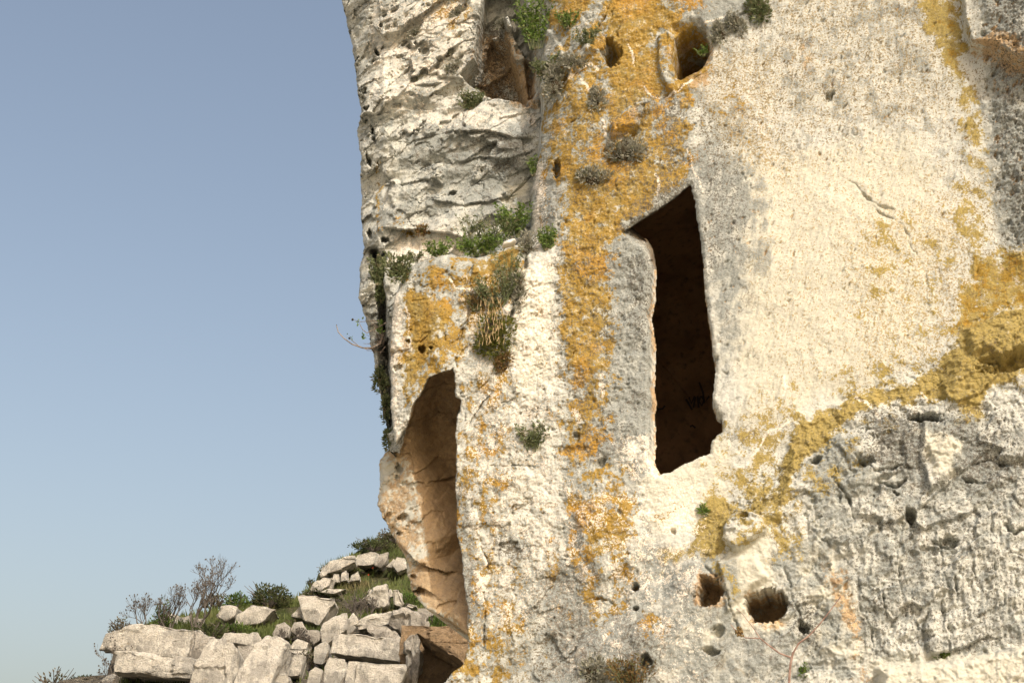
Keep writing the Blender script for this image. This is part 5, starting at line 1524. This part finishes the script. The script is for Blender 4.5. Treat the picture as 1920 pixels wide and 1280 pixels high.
def grow(st, twigs, buds, p, d, L, r, depth, up=0.25, sp=0.55):
    n = 3
    pts = [p]
    for i in range(n):
        d = (d + rnd_dir() * 0.22 + UPV * up * 0.15).normalized()
        pts.append(pts[-1] + d * (L / n))
    (st if r > 0.022 else twigs).tube(pts, r, r * 0.68, 5 if r > 0.03 else 3)
    if depth == 0:
        if RND.random() < 0.14: buds.lump(pts[-1], 0.022, 0.022, 0.028, RND.random() * 5)
        return
    for i in range(2 if RND.random() < 0.6 else 3):
        nd = (d + rnd_dir() * sp + UPV * up).normalized()
        grow(st, twigs, buds, pts[-1] if i < 2 else pts[-2], nd, L * RND.uniform(0.62, 0.88), r * 0.64, depth - 1, up, sp)
def bare_tree(label, px, py, h_px, stems, name="bare_tree", dD=-0.8, depth=7, r=0.075, lean=0.25, group="leafless trees on the leftmost block"):
    c = hill_pt(px, py, dD)
    pm = (hillD(py) + 1) / FPX
    root = tag(empty(name, c), label, "tree", group)
    st, tw = MB(), MB(); bu = tw
    for (dx, k) in stems:
        d = Vector((dx, RND.uniform(-0.2, 0.2), 1)).normalized()
        grow(st, tw, bu, Vector((dx * 0.1, 0, -0.15)), d, h_px * pm * 0.36 * k, r * k, depth, sp=0.62)
    st.build("trunk", BTW, root); tw.build("crown", BTW, root)
    return root
bare_tree("tallest leafless tree leaning right on the leftmost block", 362, 1182, 118, [(0.20, 1.0), (0.75, 0.8), (-0.15, 0.62)])
bare_tree("low leafless bush left of the tallest bare tree", 318, 1178, 66, [(-0.5, 0.9), (0.1, 1.0), (0.4, 0.8), (-0.9, 0.7)], depth=6, r=0.045)
bare_tree("thin leafless bush at the left end of the bare trees", 272, 1176, 60, [(-0.6, 1.0), (0.0, 0.9), (-0.2, 0.8)], depth=6, r=0.035)
bare_tree("twiggy leafless bush before the weathered upper slab", 670, 1172, 54, [(0.6, 1.0), (-0.3, 0.9), (0.1, 0.9)], depth=6, r=0.05, group="leafless bushes on the slope", dD=-1.2)
bare_tree("spreading leafless bush below the angular brow block", 540, 1214, 46, [(0.9, 1.0), (-0.3, 0.8), (0.4, 0.9)], depth=6, r=0.04, group="leafless bushes on the slope", dD=-0.6)
bare_tree("pale thin leafless sapling under the left end of the cap slab", 226, 1292, 84, [(-0.55, 1.0), (-0.9, 0.8)], depth=6, r=0.035, group="leafless bushes on the slope", dD=2.0)
# low stump of tangled roots
def grass():
    b = MB()
    for _ in range(26000):
        px = RND.uniform(120, 880)
        top = float(np.interp(px, SKX, SKY_))
        py = top + (1290 - top) * RND.random() ** 1.1
        if px < 420 and py > 1190 and px < 225: continue
        c = hill_pt(px, py, RND.uniform(0.2, 0.9))
        nz = mnoise.noise(c * 0.6)
        if nz < -0.25 or (py > 1196 and RND.random() < 0.85): continue
        h = RND.uniform(0.12, 0.34) * (1 + nz)
        d = Vector((RND.uniform(-0.5, 0.5), RND.uniform(-0.5, 0.5), 1))
        b.leaf(c - Vector((0, 0, 0.08)), d, h + 0.1, RND.uniform(0.03, 0.06), side=Vector((1, RND.uniform(-0.6, 0.6), 0)))
    o = b.build("grass", GM["g1"], None)
    tag(o, "spring grass covering the hillside between the rocks", "grass", kind="stuff")
grass()
pk = NT("poppy_petal"); pk.base((0.36, 0.05, 0.025))
for px, py, wh in ((663, 1063, "leftmost red poppy in the grass under the upper terrace ledge"), (672, 1062, "second red poppy from the left under the upper terrace ledge"), (691, 1077, "lowest red poppy, on the grass right of the lower terrace rocks"), (699, 1064, "rightmost red poppy under the grey leaning terrace rock")):
    c = hill_pt(px, py, -0.5)
    b = MB()
    for i in range(4):
        a = i * 1.57 + 0.3
        x = Vector((math.cos(a), -0.4, math.sin(a)))
        b.leaf(Vector((0, 0, 0)), x, 0.035, 0.04, side=x.cross(Vector((0, -1, 0.2))))
    root = tag(empty("poppy", c), wh, "flower", "red poppies on the terrace")
    b.build("petals", pk.m, root)
    s = MB(); s.tube([Vector((0, 0.02, -0.35)), Vector((0.02, 0.02, -0.15)), Vector((0, 0, 0))], 0.012, 0.008, 3)
    s.build("stem", GM["green"], root)
# ---------------------------------------------------------------- ground sheet
gk = NT("pale_stony_ground")
gco = gk.co()
gk.base(gk.mix(gk.rng(gk.noise(gco, 0.3, 8, 0.6), 0.4, 0.6), (0.46, 0.42, 0.34), (0.36, 0.32, 0.24)))
tag(mesh_np("ground", [(-6000, -6000, 0), (6000, -6000, 0), (6000, 6000, 0), (-6000, 6000, 0)], [(0, 1, 2, 3)], gk.m), kind="structure")
